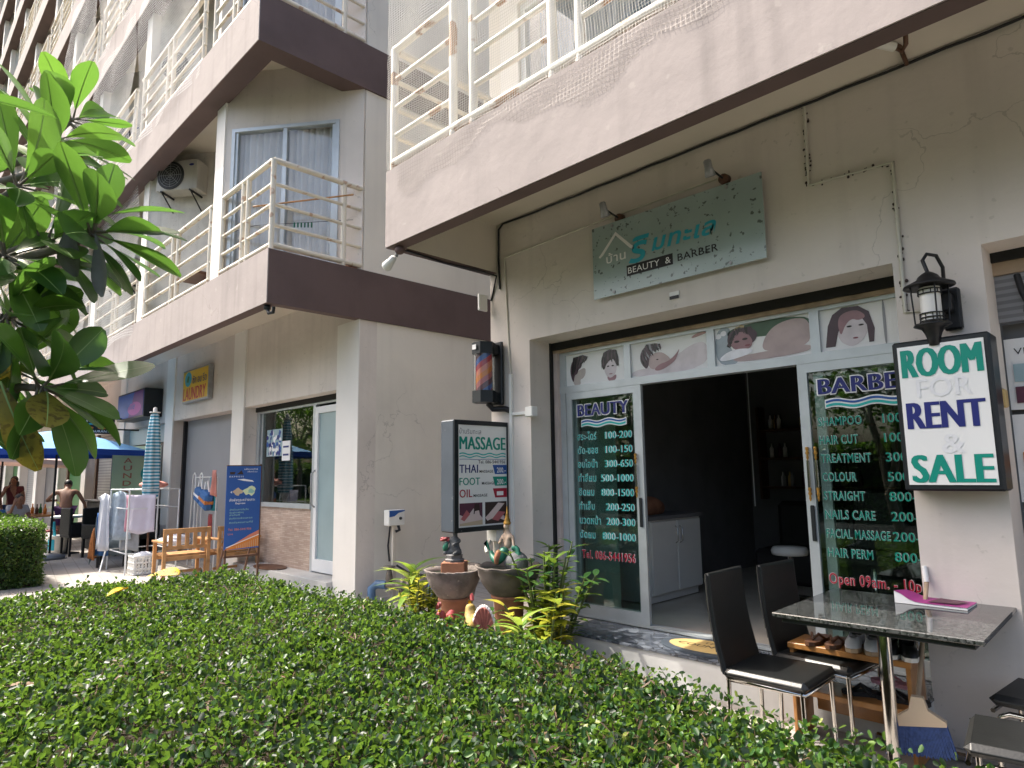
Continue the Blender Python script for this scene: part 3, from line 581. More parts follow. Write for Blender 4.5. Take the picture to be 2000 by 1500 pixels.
# plaster mouldings, recess
MB().box(-4.51,-1.22,5.02,5.12,2.865,2.94).build('shutter_slot', 'dark_gap', BS)
MB().box(-4.51,-1.22,5.04,5.10,2.83,2.863).build('lintel_board', 'pale_wood', BS); MB().box(-4.49,-4.44,5.03,5.09,.25,2.83).build('shutter_rail', 'pink_rail', BS)
MB().box(-4.51,-4.495,4.99,5.03,.25,2.94).build('rubber_strip', 'dark_gap', BS)
stp = MB(); stp.box(-4.03, -1.22, 4.5, 4.7, 0, .235); stp.box(-4.51, -1.22, 4.7, 5.2, 0, .235); stp.build('front_step', 'step_concrete', BS)
MB().box(-4.05, -1.215, 4.49, 5.02, .236, .252).build('step_tiles', 'tile_mosaic', BS)
# glazed shop front
yg = 5.1; fr = MB()
fr.box(-4.44, -1.22, yg-.03, yg+.05, 2.80, 2.83); fr.box(-4.44, -1.22, yg-.04, yg+.06, 2.41, 2.48); fr.box(-4.44,-4.37,yg-.03,yg+.05,.25,2.80)
for x in (-3.60, -2.74, -1.88): fr.box(x-.035, x+.035, yg-.03, yg+.05, 2.48, 2.80)
fr.box(-4.37,-1.22,yg-.04,yg+.06,.25,.27)
SF = fr.build('shop_front', 'aluminium', BS)
def sash(x0, x1, y, name='sliding_door'):
    d = MB(); d.box(x0, x0+.07, y, y+.035, .27, 2.41); d.box(x1-.085, x1, y, y+.035, .27, 2.41); d.box(x0+.07, x1-.085, y, y+.035, 2.34, 2.41); d.box(x0+.07, x1-.085, y, y+.035, .27, .37)
    o = d.build(name, 'aluminium', BS); MB().box(x0+.07, x1-.085, y+.015, y+.019, .37, 2.34).build('pane', 'shop_glass', o); return o
D1 = sash(-4.36, -3.46, yg-.035); D2 = sash(-2.03, -1.13, yg-.035)
sash(-4.33, -3.50, yg+.012); sash(-1.93,-1.0,yg+.012)
hn = MB(); hn.bevbox((-3.50,yg-.045,1.25),(.03,.015,.26),b=.005); hn.build('handle', 'black_plastic', D1); hn = MB(); hn.bevbox((-1.985,yg-.045,1.22),(.03,.015,.26),b=.005); hn.build('handle', 'black_plastic', D2)
for x, d in ((-3.53, D1), (-1.99, D2), (-1.93, D2)):
    k = MB(); k.lathe([(.012,.10),(.011,.30)], (x, yg-.055, 1.38), 10); hh = k.build('ornate_handle', 'chrome', d)
    for zz in (1.38,1.68): k = MB(); k.lathe([(.003,0),(.010,.02),(.007,.04),(.015,.055),(.008,.07),(.014,.085),(.011,.10)], (x, yg-.055, zz), 10); k.build('finial', 'gold', hh)
# interior of the shop
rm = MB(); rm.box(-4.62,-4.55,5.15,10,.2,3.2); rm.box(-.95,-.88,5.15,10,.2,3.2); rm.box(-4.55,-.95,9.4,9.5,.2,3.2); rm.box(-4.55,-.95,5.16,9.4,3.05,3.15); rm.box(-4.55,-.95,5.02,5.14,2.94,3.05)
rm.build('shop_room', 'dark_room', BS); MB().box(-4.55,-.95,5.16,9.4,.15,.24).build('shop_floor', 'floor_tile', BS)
# second opening at the right edge
MB().box(-.74,2.6,4.98,5.06,2.80,2.88).build('lintel_board', 'pale_wood', BS); MB().box(-.74,2.6,4.95,5.02,2.88,2.94).build('shutter_slot', 'dark_gap', BS)
MB().box(-.74,2.6,5.0,5.03,2.50,2.80).build('roller_shutter', 'roller_shutter', BS)
MB().tube([(-.62,4.97,2.78),(-.60,4.95,2.66),(-.58,4.95,2.6),(-.59,4.96,2.54)], .018, 6).build('shutter_strap', 'rubber', BS)
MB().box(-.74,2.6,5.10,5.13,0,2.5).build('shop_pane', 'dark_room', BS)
MB().box(-.735,1.4,5.05,5.07,1.96,2.40).build('window_poster', 'paper', BS); MB().box(-.735,1.4,5.05,5.07,1.40,1.93).build('window_poster', 'paper', BS)
ph = MB(); pw = ['ink_plum','ink_tealfade','ink_tan','ink_orange']
for c in range(4):
    q = MB()
    for i in range(9):
        for j in range(4):
            if (i*3+j*5+i*j) % 4 == c: q.box(-.70+.17*i, -.55+.17*i, 5.04, 5.049, (2.0, 2.13, 1.45, 1.58)[j], (2.10, 2.24, 1.55, 1.70)[j])
    q.build('poster_photo', pw[c], BS)
tx = MB()
for i in range(3): tx.text('VILLA & HOUSE', (-.69+.6*i, 5.048, 2.30), X3, Z3, .5, .04); tx.text('FOR RENT', (-.62+.6*i, 5.048, 1.82), X3, Z3, .3, .04)
tx.build('lettering', 'ink_black', BS)
# ------------------------------------------------------------------ signs and writing on the right building
NY = Vector((0,-1,0))
def F(y): return lambda x, z: Vector((x, y, z))
def lay(parent, ink, fn, name='lettering'):
    if name in ('lettering','faded_lettering','price_band'):
        class Words:                                   # every word or band a part of its own
            def __getattr__(s, k):
                def f(*a, **kw): q = MB(); getattr(q, k)(*a, **kw); s.o = q.build(name, 'ink_'+ink, parent)
                return f
        w_ = Words(); fn(w_); return w_.o
    q = MB(); fn(q); return q.build(name, 'ink_'+ink, parent)
# glass door lettering (children of the doors)
def doors_text():
    y = yg-.038; yo = y+.004
    def pairs(dr, rows, xl, xr, wl, z0, dz, ink='teal', h=.062):
        for i, (a, b, w_) in enumerate(rows):
            z = z0-dz*i
            for nm, bo, yy, ik in (('', .008, y, ink), ('_outline', .038, yo, 'white')):
                q = MB(); q.text(a, (xl, yy, z), X3, Z3, w_, h, min(bo,.026)); q.build('menu_word'+nm, 'ink_'+ik, dr)
                q = MB(); q.text(b, (xr, yy, z), X3, Z3, None, h, bo, align='R' if dr is D1 else 'L'); q.build('menu_price'+nm, 'ink_'+ik, dr)
    pairs(D1, [('สระ-ไดร์','100-200',.24),('ตัด-ซอย','100-150',.25),('อบไอน้ำ','300-650',.24),('ทำสีผม','500-1000',.22),('ยืดผม','800-1500',.19),('ทำเล็บ','200-250',.19),('นวดหน้า','200-300',.26),('ดัดผม','800-1000',.19)], -4.225, -3.575, 0, 1.93, .1345, 'aqua', .066)
    pairs(D2, [('SHAMPOO','100',.30),('HAIR CUT','100',.265),('TREATMENT','300',.34),('COLOUR','500-1000',.235),('STRAIGHT','800-1500',.28),('NAILS CARE','200-250',.335),('FACIAL MASSAGE','200-300',.42),('HAIR PERM','800-1000',.30)], -1.90, -1.465, 0, 1.93, .1345)
    for dr, s, x, w_ in ((D1,'BEAUTY',-4.215,.615),(D2,'BARBER',-1.885,.66)):
        a, o = MB(), MB(); a.text(s, (x,y,2.165), X3, Z3, w_, .115, .055); o.text(s, (x-.012,yo,2.157), X3, Z3, w_+.024, .131, .09)
        a.build('lettering', 'ink_navy', dr); o.build('lettering_outline', 'ink_white', dr)
        xx = x+.05; q = MB(); wave_strip(q, (xx,y,0), X3, Z3, .53, .011, 2.095, .016); q.build('wave_mark', 'ink_blue', dr); q = MB(); wave_strip(q, (xx,y,0), X3, Z3, .53, .011, 2.065, .018); q.build('wave_mark', 'ink_aqua', dr)
        q = MB(); wave_strip(q, (xx-.008,yo,0), X3, Z3, .546, .011, 2.055, .066); q.build('wave_outline', 'ink_white', dr)
    for dr, s, x, w_, z in ((D1,'Tel. 086-5441956',-4.205,.62,.80),(D2,'Open 09am. - 10pm.',-1.905,.66,.80)):
        a, o = MB(), MB(); a.text(s, (x,y,z), X3, Z3, w_, .075, .012); o.text(s, (x-.003,yo,z), X3, Z3, w_+.006, .075, .026); a.build('lettering', 'ink_crimson', dr); o.build('lettering_outline', 'ink_white', dr)
doors_text()
# photo panels of the fanlight
def fan():
    xs = [(-4.37,-3.635),(-3.565,-2.775),(-2.705,-1.915),(-1.845,-1.22)]; P = []
    for a, b in xs: P.append(MB().box(a, b, yg-.006, yg, 2.48, 2.80).build('photo_panel', 'ink_skinlight' if False else 'paper', SF))
    def pic(i, ink, poly, l=1):
        q = MB(); a, b = xs[i]
        if len(poly) < 14:
            for _ in range(2): poly = [p for (x0,z0),(x1,z1) in zip(poly, poly[1:]+poly[:1]) for p in ((x0*.75+x1*.25,z0*.75+z1*.25),(x0*.25+x1*.75,z0*.25+z1*.75))]
        q.prism(poly, (a, yg-.0065-.0012*l, 2.48), (b-a,0,0), (0,0,.32)); q.build('print', 'print_'+ink, P[i])
    def strands(i, top, bot, n, inks, l, wd=.03, seed=1):
        rd = random.Random(seed); a, b = xs[i]; Q = {k: MB() for k in inks}
        def at(P, t): t *= len(P)-1; j = min(int(t), len(P)-2); f = t-j; return (P[j][0]*(1-f)+P[j+1][0]*f, P[j][1]*(1-f)+P[j+1][1]*f)
        for k in range(n):
            t = (k+rd.uniform(-.4,.4))/max(1,n-1); t = min(1,max(0,t)); (x0,z0),(x1,z1) = at(top,t),at(bot,t); w_ = wd*rd.uniform(.5,1.3); x1 += rd.uniform(-.02,.02); z1 = max(0,z1+rd.uniform(-.05,.05)); mx,mz = (x0+x1)/2+rd.uniform(-.015,.015),(z0+z1)/2
            Q[rd.choice(inks)].prism([(x0-w_*.3,z0),(mx-w_*.5,mz),(x1,z1),(mx+w_*.5,mz),(x0+w_*.3,z0)], (a, yg-.0065-.0012*l-.00002*k, 2.48), (b-a,0,0), (0,0,.32))
        for k in inks:
            if Q[k].v: Q[k].build('hair_print','print_'+k,P[i])
    # two men's haircuts
    pic(0,'beige',[(.12,.0),(.13,.35),(.20,.45),(.34,.55),(.345,.35),(.30,.2),(.24,.18),(.26,0)]); pic(0,'plum',[(.10,.2),(.07,.45),(.09,.72),(.16,.88),(.27,.92),(.37,.86),(.36,.74),(.29,.70),(.27,.55),(.22,.5),(.20,.36),(.15,.34),(.13,.1)],2)
    pic(0,'skinlight',ellp(.76,.42,.10,.32),1); pic(0,'dkbrown',[(.62,.45),(.61,.7),(.66,.88),(.76,.96),(.86,.9),(.9,.7),(.89,.42),(.86,.44),(.85,.6),(.79,.68),(.70,.56),(.66,.34)],2)
    pic(0,'rose',[(.72,.0),(.70,.18),(.76,.08),(.86,.22),(.84,.0)],2); pic(0,'dkbrown',ellp(.725,.46,.02,.022),3); pic(0,'dkbrown',ellp(.80,.46,.02,.022),3); pic(0,'rose',ellp(.765,.22,.03,.018),3)
    strands(0,[(.14,.90),(.30,.94),(.38,.86)],[(.10,.30),(.18,.38),(.24,.60),(.34,.72)],26,['dkbrown','plum','black'],2.5,.035,3); strands(0,[(.66,.90),(.76,.97),(.86,.92)],[(.62,.42),(.69,.52),(.77,.62),(.84,.56),(.89,.40)],28,['dkbrown','black','plum'],2.6,.03,4)
    # man resting
    pic(1,'skinlight',[(0,.0),(1,.0),(1,.75),(.8,.72),(.6,.45),(.3,.25),(0,.2)]); pic(1,'skin',[(.26,.2),(.22,.38),(.26,.6),(.40,.66),(.50,.5),(.55,.32),(.45,.22),(.33,.16)],2); pic(1,'plum',[(.16,.3),(.12,.5),(.14,.74),(.22,.9),(.36,.92),(.43,.8),(.36,.7),(.29,.72),(.25,.5),(.24,.3),(.21,.2)],3)
    pic(1,'rose',[(.3,.14),(.38,.3),(.5,.34),(.6,.5),(.66,.68),(.62,.45),(.58,.3),(.4,.1)],3); pic(1,'dkbrown',[(.33,.44),(.38,.41),(.37,.46)],4); pic(1,'coral',[(.78,.85),(1,.95),(1,1),(.86,1)],2)
    strands(1,[(.14,.62),(.22,.92),(.40,.88)],[(.20,.28),(.25,.50),(.34,.66),(.42,.70)],34,['dkbrown','plum','black','grey'],3.5,.03,5)
    # woman lying on her arm
    pic(2,'greenp',[(.1,.7),(.2,1),(1,1),(1,.6),(.6,.6)]); pic(2,'tealfade',[(0,0),(0,1),(.2,1),(.12,.6),(.3,.0)],1); pic(2,'skin',[(.5,.3),(.55,.62),(.66,.86),(.85,.95),(1,.85),(1,.2),(.6,.2)],2); pic(2,'skin',[(.16,.12),(.3,.2),(.5,.22),(1,.28),(1,.06),(.3,.03)],3)
    pic(2,'plum',[(.14,.5),(.14,.78),(.24,.95),(.38,.92),(.48,.75),(.44,.5),(.3,.42)],3); pic(2,'rose',[(.18,.42),(.18,.7),(.26,.84),(.36,.78),(.42,.56),(.40,.38),(.3,.32)],4); pic(2,'dkbrown',ellp(.245,.58,.03,.03),5); pic(2,'dkbrown',ellp(.335,.62,.03,.03),5); pic(2,'crimson',ellp(.36,.45,.03,.028),5); pic(2,'white',[(.02,.18),(.18,.4),(.42,.36),(.4,.22),(.1,.1)],5)
    for x, z in ((.04,.84),(.1,.9),(.26,.95),(.3,.98)): pic(2,'yellow' if x > .2 else 'white',ellp(x,z-.05,.035,.07),4)
    strands(2,[(.15,.55),(.24,.93),(.40,.92)],[(.17,.45),(.19,.66),(.30,.82),(.43,.66)],26,['dkbrown','plum','black'],4.5,.03,6)
    # long haired woman
    pic(3,'plum',[(.05,.1),(.09,.6),(.15,.85),(.26,.98),(.44,.97),(.55,.8),(.6,.4),(.58,.1),(.53,.1),(.52,.5),(.46,.72),(.36,.78),(.26,.66),(.2,.4),(.16,.1)],2.3); pic(3,'skinlight',[(.19,.35),(.18,.7),(.3,.84),(.5,.8),(.55,.5),(.49,.2),(.36,.03),(.24,.15)],2); pic(3,'rose',[(.2,.62),(.24,.84),(.42,.9),(.53,.7),(.44,.62),(.36,.7),(.28,.55),(.23,.3)],3)
    pic(3,'dkbrown',ellp(.33,.52,.03,.022),4); pic(3,'dkbrown',ellp(.46,.52,.03,.022),4); pic(3,'crimson',ellp(.39,.24,.03,.02),4); pic(3,'grey',[(.69,0),(.72,0),(.72,1),(.69,1)],2); pic(3,'plum',[(.9,0),(.86,.4),(.9,.8),(1,.95),(1,0)],2)
fan()
# glass name sign
gs = thing('glass_sign', 'spotted pale glass name sign above the beauty shop door with turquoise lettering', 'sign', (-2.84, 4.65, 3.16))
MB().box(-3.63,-2.02,4.64,4.652,3.165,3.83).build('panel', 'sign_glass', gs)
stn = MB()
for x in (-3.4,-2.3):
    for z in (3.19,3.80): stn.tube([(x,4.632,z),(x,4.70,z)], .014, 10)
stn.build('standoff', 'grey_metal', gs)
y = 4.637
def gtxt():
    lay(gs,'white',lambda q: q.text('บ้าน',(-3.475,y,3.465),X3,Z3,.21,.075,.012))
    def roof(q):
        q.prism([(-3.51,3.55),(-3.365,3.70),(-3.365,3.735),(-3.53,3.57)],(0,y,0),X3,Z3); q.prism([(-3.22,3.55),(-3.365,3.70),(-3.365,3.735),(-3.20,3.57)],(0,y,0),X3,Z3)
        q.prism([(-3.53,3.57),(-3.51,3.55),(-3.545,3.53),(-3.56,3.545)],(0,y,0),X3,Z3); q.prism([(-3.20,3.57),(-3.22,3.55),(-3.18,3.525),(-3.175,3.55)],(0,y,0),X3,Z3)
    lay(gs,'white',roof,'roof_mark')
    lay(gs,'skyblue',lambda q: q.text('ริ',(-3.235,y,3.41),X3,Z3,.22,.21,.025,shear=.25)); lay(gs,'skyblue',lambda q: q.text('มทะเล',(-3.0,y,3.465),X3,Z3,.60,.13,.025,shear=.25))
    lay(gs,'black',lambda q: q.prism([(-3.26,3.30),(-2.80,3.30),(-2.80,3.395),(-3.26,3.395)],(0,y+.001,0),X3,Z3),'text_band')
    lay(gs,'white',lambda q: q.text('BEAUTY  &',(-3.245,y-.001,3.32),X3,Z3,.425,.055)); lay(gs,'black',lambda q: q.text('BARBER',(-2.755,y,3.315),X3,Z3,.36,.06,.01))
gtxt()
# spotlights over the sign
sp = thing('spotlight', 'small rusty spotlight above the left end of the glass sign', 'lamp', (-3.34,4.69,3.86), 'spotlights over the glass sign')
q = MB(); q.lathe([(0,0),(.045,0),(.04,.05),(0,.055)], (-3.34,4.70,3.86), 12, ax=Matrix.Rotation(R(90),3,'X')); q.build('base', 'brown_wood', sp)
q = MB(); q.tube([(-3.34,4.66,3.86),(-3.36,4.5,3.90)], .009, 6); q.build('arm', 'black_metal', sp)
q = MB(); q.lathe([(.018,.06),(.03,.05),(.03,0),(.042,-.07),(.038,-.07),(.02,-.01)], (-3.36,4.47,3.90), 12, ax=Matrix.Rotation(R(20),3,'X')); q.build('lamp_head', 'grey_metal', sp)
s2 = copy_tree(sp); place(s2, (-2.33,4.69,3.885), 0, 'small rusty spotlight above the right end of the glass sign', 'spotlights over the glass sign')
tag(MB().box(-2.88,-2.79,4.690,4.699,3.02,3.085).build('number_plate','white_plastic'), 'small house number plate below the glass sign', 'plate')
pt = bpy.data.objects['number_plate']; q = MB(); q.box(-2.878,-2.792,4.686,4.69,3.022,3.05); q.build('plate_band','ink_black',pt)
# cables and conduits
q = MB(); P = [(-4.92,4.69,3.55),(-4.93,4.685,3.9),(-4.92,4.68,4.2),(-4.85,4.675,4.245)]+[(-4.8+.2*i, 4.68, 4.238+.0035*math.sin(i*2.3)) for i in range(1, 36)]; q.tube(P, .011, 6)
tag(q.build('black_cable','ink_black'), 'thick black cable running along the soffit above the shop', 'cable')
q = MB(); q.tube([(-5.0,3.55,3.73),(-5.02,4.0,3.715),(-4.98,4.4,3.72),(-4.96,4.68,3.70),(-5.02,4.69,3.55),(-5.06,4.69,3.45)], .010, 6); q.tube([(-5.02,3.5,3.735),(-5.05,4.1,3.725),(-5.0,4.66,3.72)], .010, 6)
tag(q.build('black_cable','ink_black'), 'pair of black cables hanging under the left end of the balcony', 'cable')
q = MB(); P = [(-1.69,4.69,4.24),(-1.70,4.69,3.63),(-1.16,4.69,3.61),(-1.17,4.69,2.6),(-1.0,4.69,2.59)]; q.tube(P, .013, 6)
cd = tag(q.build('conduit','yellowed_plastic'), 'stepped dusty conduit running down the wall to the wall lantern', 'conduit'); q = MB()
for i in range(90):
    k = random.choice((0,0,1,1,2,2)); a, b = Vector(P[k]), Vector(P[k+1]); t = random.random(); c = a.lerp(b, t); q.ell((c.x+random.uniform(-.022,.022), 4.692, c.z+random.uniform(-.02,.02)), (random.uniform(.004,.012),.004,random.uniform(.004,.014)), nu=6, nv=4)
q.build('dirt', 'ink_dkbrown', cd)
q = MB(); q.tube([(-2.4,4.692,3.92),(-3.67,4.692,3.905),(-4.84,4.692,3.875),(-4.85,4.692,3.86),(-4.77,4.692,2.45)], .008, 6); tag(q.build('conduit','yellowed_plastic'), 'thin painted conduit along the wall left of the glass sign', 'conduit')
q = MB(); q.box(-4.79,-4.755,4.675,4.699,.1,2.62); q.box(-4.755,-4.50,4.68,4.699,2.195,2.225); tag(q.build('conduit','white_plastic'), 'white conduit trunking down the pier beside the massage sign', 'conduit')
q = MB(); q.bevbox((-4.46,4.655,2.21),(.10,.085,.10),b=.008); tag(q.build('junction_box','white_plastic'), 'square white junction box at the corner of the door recess', 'electrical box')
q = MB(); q.bevbox((-5.095,4.6,3.42),(.03,.12,.18),b=.006); tag(q.build('junction_box','white_plastic'), 'white plastic box high on the corner of the beauty shop', 'electrical box')
q = MB(); q.bevbox((-.735,4.86,2.02),(.03,.08,.11),b=.008); tag(q.build('light_switch','ink_tan'), 'yellowed switch box on the column right of the room sign', 'switch')
# tube lamp hook under soffit
t_ = thing('ceiling_lamp', 'bare pale lamp tube with loose wires under the soffit', 'lamp', (-1.02,4.3,4.2)); q = MB(); q.tube([(-1.15,4.15,4.22),(-1.0,4.33,4.18)], .028, 10); q.build('tube', 'lamp_glass', t_)
q = MB(); q.tube([(-1.0,4.33,4.18),(-.97,4.36,4.15),(-.94,4.33,4.17),(-.93,4.3,4.22)], .015, 6); q.tube([(-1.1,4.2,4.25),(-1.0,4.45,4.24),(-1.02,4.67,4.23)], .014, 6); q.build('wire', 'brown_wood', t_)
# bulb + lamp under the left corner of the right balcony
t_ = thing('security_lamp', 'white bullet lamp under the left corner of the faded balcony', 'lamp', (-5.08,3.5,3.66)); q = MB(); q.lathe([(0,.0),(.045,.0),(.05,.02),(.035,.10),(.03,.15),(0,.155)], (-5.23,3.47,3.60), 14, ax=Matrix.Rotation(R(65),3,'Y')); q.build('bulb', 'white_plastic', t_)
q = MB(); q.tube([(-5.06,3.47,3.665),(-5.02,3.47,3.73)], .016, 8); q.build('bracket', 'grey_metal', t_); q = MB(); q.ell((-4.97,3.45,3.70),(.05,.05,.04)); q.build('dome', 'brown_paint', t_)
# security camera under left building corner
for i, (x, yv, z, l) in enumerate([(-7.80,3.45,3.70,'black curved security camera under the corner of the left balcony'),(-9.9,3.3,7.9,'small black camera on the edge of the second balcony')]):
    t_ = thing('security_camera', l, 'camera', (x,yv,z)); q = MB(); q.lathe([(0,.02),(.04,.02),(.045,-.03),(0,-.05)], (x,yv,z), 12); q.build('mount','black_plastic',t_)
    q = MB(); q.tube([(x,yv,z-.02),(x+.05,yv,z-.09),(x+.13,yv+.02,z-.09),(x+.14,yv+.02,z-.02)], .022, 8); q.build('arm','black_plastic',t_)
# lantern
LX, LY = -.985, 4.50
ln = thing('wall_lantern', 'black wall lantern with wide brim above the room for rent sign', 'lamp', (LX,4.7,2.55))
q = MB(); q.lathe([(.012,.20),(.03,.19),(.055,.17),(.065,.15),(.135,.115),(.137,.105),(.06,.118),(.05,.10),(0,.10)], (LX,LY,2.585), 28); q.build('shade','black_metal',ln)
q = MB(); q.lathe([(.055,.10),(.055,-.11)], (LX,LY,2.585), 20); q.build('lamp_shade','lamp_glass',ln)
q = MB()
for z in (.085,.06,-.06,-.085,-.105): q.tube([(LX+.062*math.cos(t*math.pi/10),LY+.062*math.sin(t*math.pi/10),2.585+z) for t in range(21)], .004, 5, False)
for k in range(10): t = k*math.pi/5; q.tube([(LX+.062*math.cos(t),LY+.062*math.sin(t),2.645),(LX+.062*math.cos(t),LY+.062*math.sin(t),2.67)], .003, 4); q.tube([(LX+.062*math.cos(t),LY+.062*math.sin(t),2.48),(LX+.062*math.cos(t),LY+.062*math.sin(t),2.525)], .003, 4)
for k in range(4): t = k*math.pi/2+.5; q.tube([(LX+.10*math.cos(t),LY+.10*math.sin(t),2.70),(LX+.09*math.cos(t),LY+.09*math.sin(t),2.455)], .005, 5)
q.build('cage','black_metal',ln)
q = MB(); q.lathe([(0,0),(.095,0),(.10,-.012),(.06,-.03),(.045,-.06),(.032,-.10),(.028,-.13),(0,-.135)], (LX,LY,2.465), 20); q.build('base','black_metal',ln)
q = MB(); q.tube([(LX,LY,2.78),(LX-.02,LY,2.86),(LX,LY+.02,2.90),(LX+.04,LY+.06,2.89),(LX+.06,LY+.1,2.82),(LX+.05,LY+.14,2.72)], .011, 8); q.build('hook','black_metal',ln)
q = MB(); q.bevbox((LX+.07,4.675,2.57),(.10,.05,.26),b=.012); q.bevbox((LX+.06,4.62,2.60),(.06,.12,.12),b=.012); q.tube([(LX+.05,4.62,2.5),(LX+.02,LY+.05,2.46)], .012, 6); q.build('wall_plate','black_metal',ln)
# room for rent lightbox
rs = thing('room_sign', 'black framed lightbox sign reading room for rent and sale on the column', 'sign', (-.96,4.7,1.49))
q = MB(); q.bevbox((-.965,4.60,1.93),(.50,.20,.90),b=.012); q.build('box','black_plastic',rs)
q = MB(); q.box(-1.185,-.745,4.492,4.499,1.515,2.345); fc = q.build('face','white_paint',rs)
y = 4.489
lay(fc,'teal',lambda q: (q.text('ROOM',(-1.17,y,2.155),X3,Z3,.415,.172,.06), q.text('SALE',(-1.165,y,1.53),X3,Z3,.41,.162,.06)))
lay(fc,'navy',lambda q: q.text('RENT',(-1.165,y,1.845),X3,Z3,.40,.16,.06))
lay(fc,'embossed',lambda q: (q.text('FOR',(-1.10,y,2.03),X3,Z3,.28,.11,.03), q.text('&',(-1.0,y,1.70),X3,Z3,.12,.11,.02)),'faded_lettering')
# massage lightbox, projecting
xs = -4.85; u = Y3
ms = thing('massage_sign', 'tall black lightbox sign advertising thai, foot and oil massage on the pier', 'sign', (-4.95,4.35,1.06))
q = MB(); q.bevbox((-4.95,4.365,1.60),(.20,.74,1.06),b=.012); q.build('box','slate_plastic',ms)
q = MB(); q.box(xs,xs+.012,3.995,4.735,1.07,1.115); q.box(xs,xs+.012,3.995,4.735,2.085,2.13); q.box(xs,xs+.012,3.995,4.045,1.115,2.085); q.box(xs,xs+.012,4.685,4.735,1.115,2.085); q.build('frame','black_plastic',ms)
q = MB(); q.box(xs,xs+.004,4.045,4.685,1.115,2.085); fc = q.build('face','white_paint',ms)
x = xs+.006; A = lambda yy, z: (x, yy, z)
lay(fc,'grey',lambda q: q.text('บ้านริมทะเล',A(4.06,2.0),u,Z3,.28,.045,.01)); lay(fc,'teal',lambda q: (q.text('MASSAGE',A(4.06,1.85),u,Z3,.61,.125,.05), q.text('FOOT',A(4.06,1.51),u,Z3,.26,.07,.03)))
lay(fc,'aqua',lambda q: (wave_strip(q,A(4.06,0),u,Z3,.61,.008,1.80,.012,3.5), wave_strip(q,A(4.06,0),u,Z3,.61,.008,1.775,.010,3.5)),'wave_mark'); lay(fc,'blue',lambda q: wave_strip(q,A(4.06,0),u,Z3,.61,.002,1.752,.004,2),'rule')
lay(fc,'black',lambda q: (q.text('Tel. 086-5441956',A(4.30,1.715),u,Z3,.36,.030,.01), q.text('MASSAGE',A(4.315,1.625),u,Z3,.18,.026,.01), q.text('MASSAGE',A(4.345,1.51),u,Z3,.17,.026,.01), q.text('MASSAGE',A(4.235,1.395),u,Z3,.18,.026,.01)))
lay(fc,'navy',lambda q: q.text('THAI',A(4.06,1.625),u,Z3,.235,.08,.03)); lay(fc,'crimson',lambda q: q.text('OIL',A(4.06,1.395),u,Z3,.16,.075,.03))
for ink, z in (('blue',1.61),('teal',1.495),('crimson',1.38)): lay(fc,ink,lambda q: q.prism([(4.52,z),(4.682,z),(4.682,z+.09),(4.49,z+.09)],(xs+.0055,0,0),u,Z3),'price_band')
x = xs+.008; lay(fc,'white',lambda q: (q.text('200.-',A(4.545,1.625),u,Z3,.12,.05,.02), q.text('200.-',A(4.545,1.51),u,Z3,.12,.05,.02), q.prism([(4.54,1.40),(4.63,1.40),(4.63,1.44),(4.54,1.44)],(x,0,0),u,Z3)))
def mpic(ink, poly, l): q = MB(); q.prism([(4.06+a*.29, 1.13+b*.21) for a, b in poly], (xs+.005+.0007*l,0,0), u, Z3); q.build('print','ink_'+ink,fc)
def mpic2(ink, poly, l): mpic(ink, [(a+1.12, b) for a, b in poly], l)
mpic('plum',[(0,0),(1,0),(1,1),(0,1)],0); mpic('skinlight',[(0,0),(1,0),(1,.3),(.6,.75),(.3,.35),(0,.5)],1); mpic('rose',[(.05,.3),(.3,.7),(.45,.5),(.2,.2)],2); mpic('dkbrown',[(.6,.5),(.65,.95),(.85,.95),(.9,.5)],2); mpic('skinlight',[(.62,.3),(.66,.62),(.84,.65),(.9,.3)],3); mpic('beige',[(0,0),(1,0),(1,.22),(.5,.16),(0,.1)],3)
mpic2('dkbrown',[(0,0),(1,0),(1,1),(0,1)],0); mpic2('skinlight',[(.0,.3),(.2,.5),(.6,.95),(.9,.9),(.6,.55),(.9,.3),(.9,.1),(.5,.3),(.1,.15)],1); mpic2('rose',[(.3,.2),(.6,.55),(.95,.5),(.6,.1)],2)
# barber lamp
bp = thing('barber_pole', 'striped barber lamp with black hexagonal caps on the pier', 'barber pole', (-4.96,4.5,2.33))
def hexp(mb, z0, z1, r, n=6): mb.lathe([(0,z0),(r,z0),(r,z1),(0,z1)], (-4.97,4.50,0), n); mb.sm = [False]*len(mb.f)
q = MB(); hexp(q,2.33,2.45,.125); q.build('cap','black_plastic',bp); q = MB(); hexp(q,2.83,2.95,.125); q.build('cap','black_plastic',bp); q = MB(); q.bevbox((-4.97,4.66,2.64),(.22,.04,.66),b=.008); q.box(-5.04,-4.90,4.58,4.645,2.34,2.44); q.box(-5.04,-4.90,4.58,4.645,2.84,2.94); q.build('back_plate','black_plastic',bp)
q = MB(); q.lathe([(.112,2.45),(.112,2.83)], (-4.97,4.50,0), 24); q.build('cover','lamp_tube',bp)
cols = ['crimson','coral','orange','rose','plum','blue']
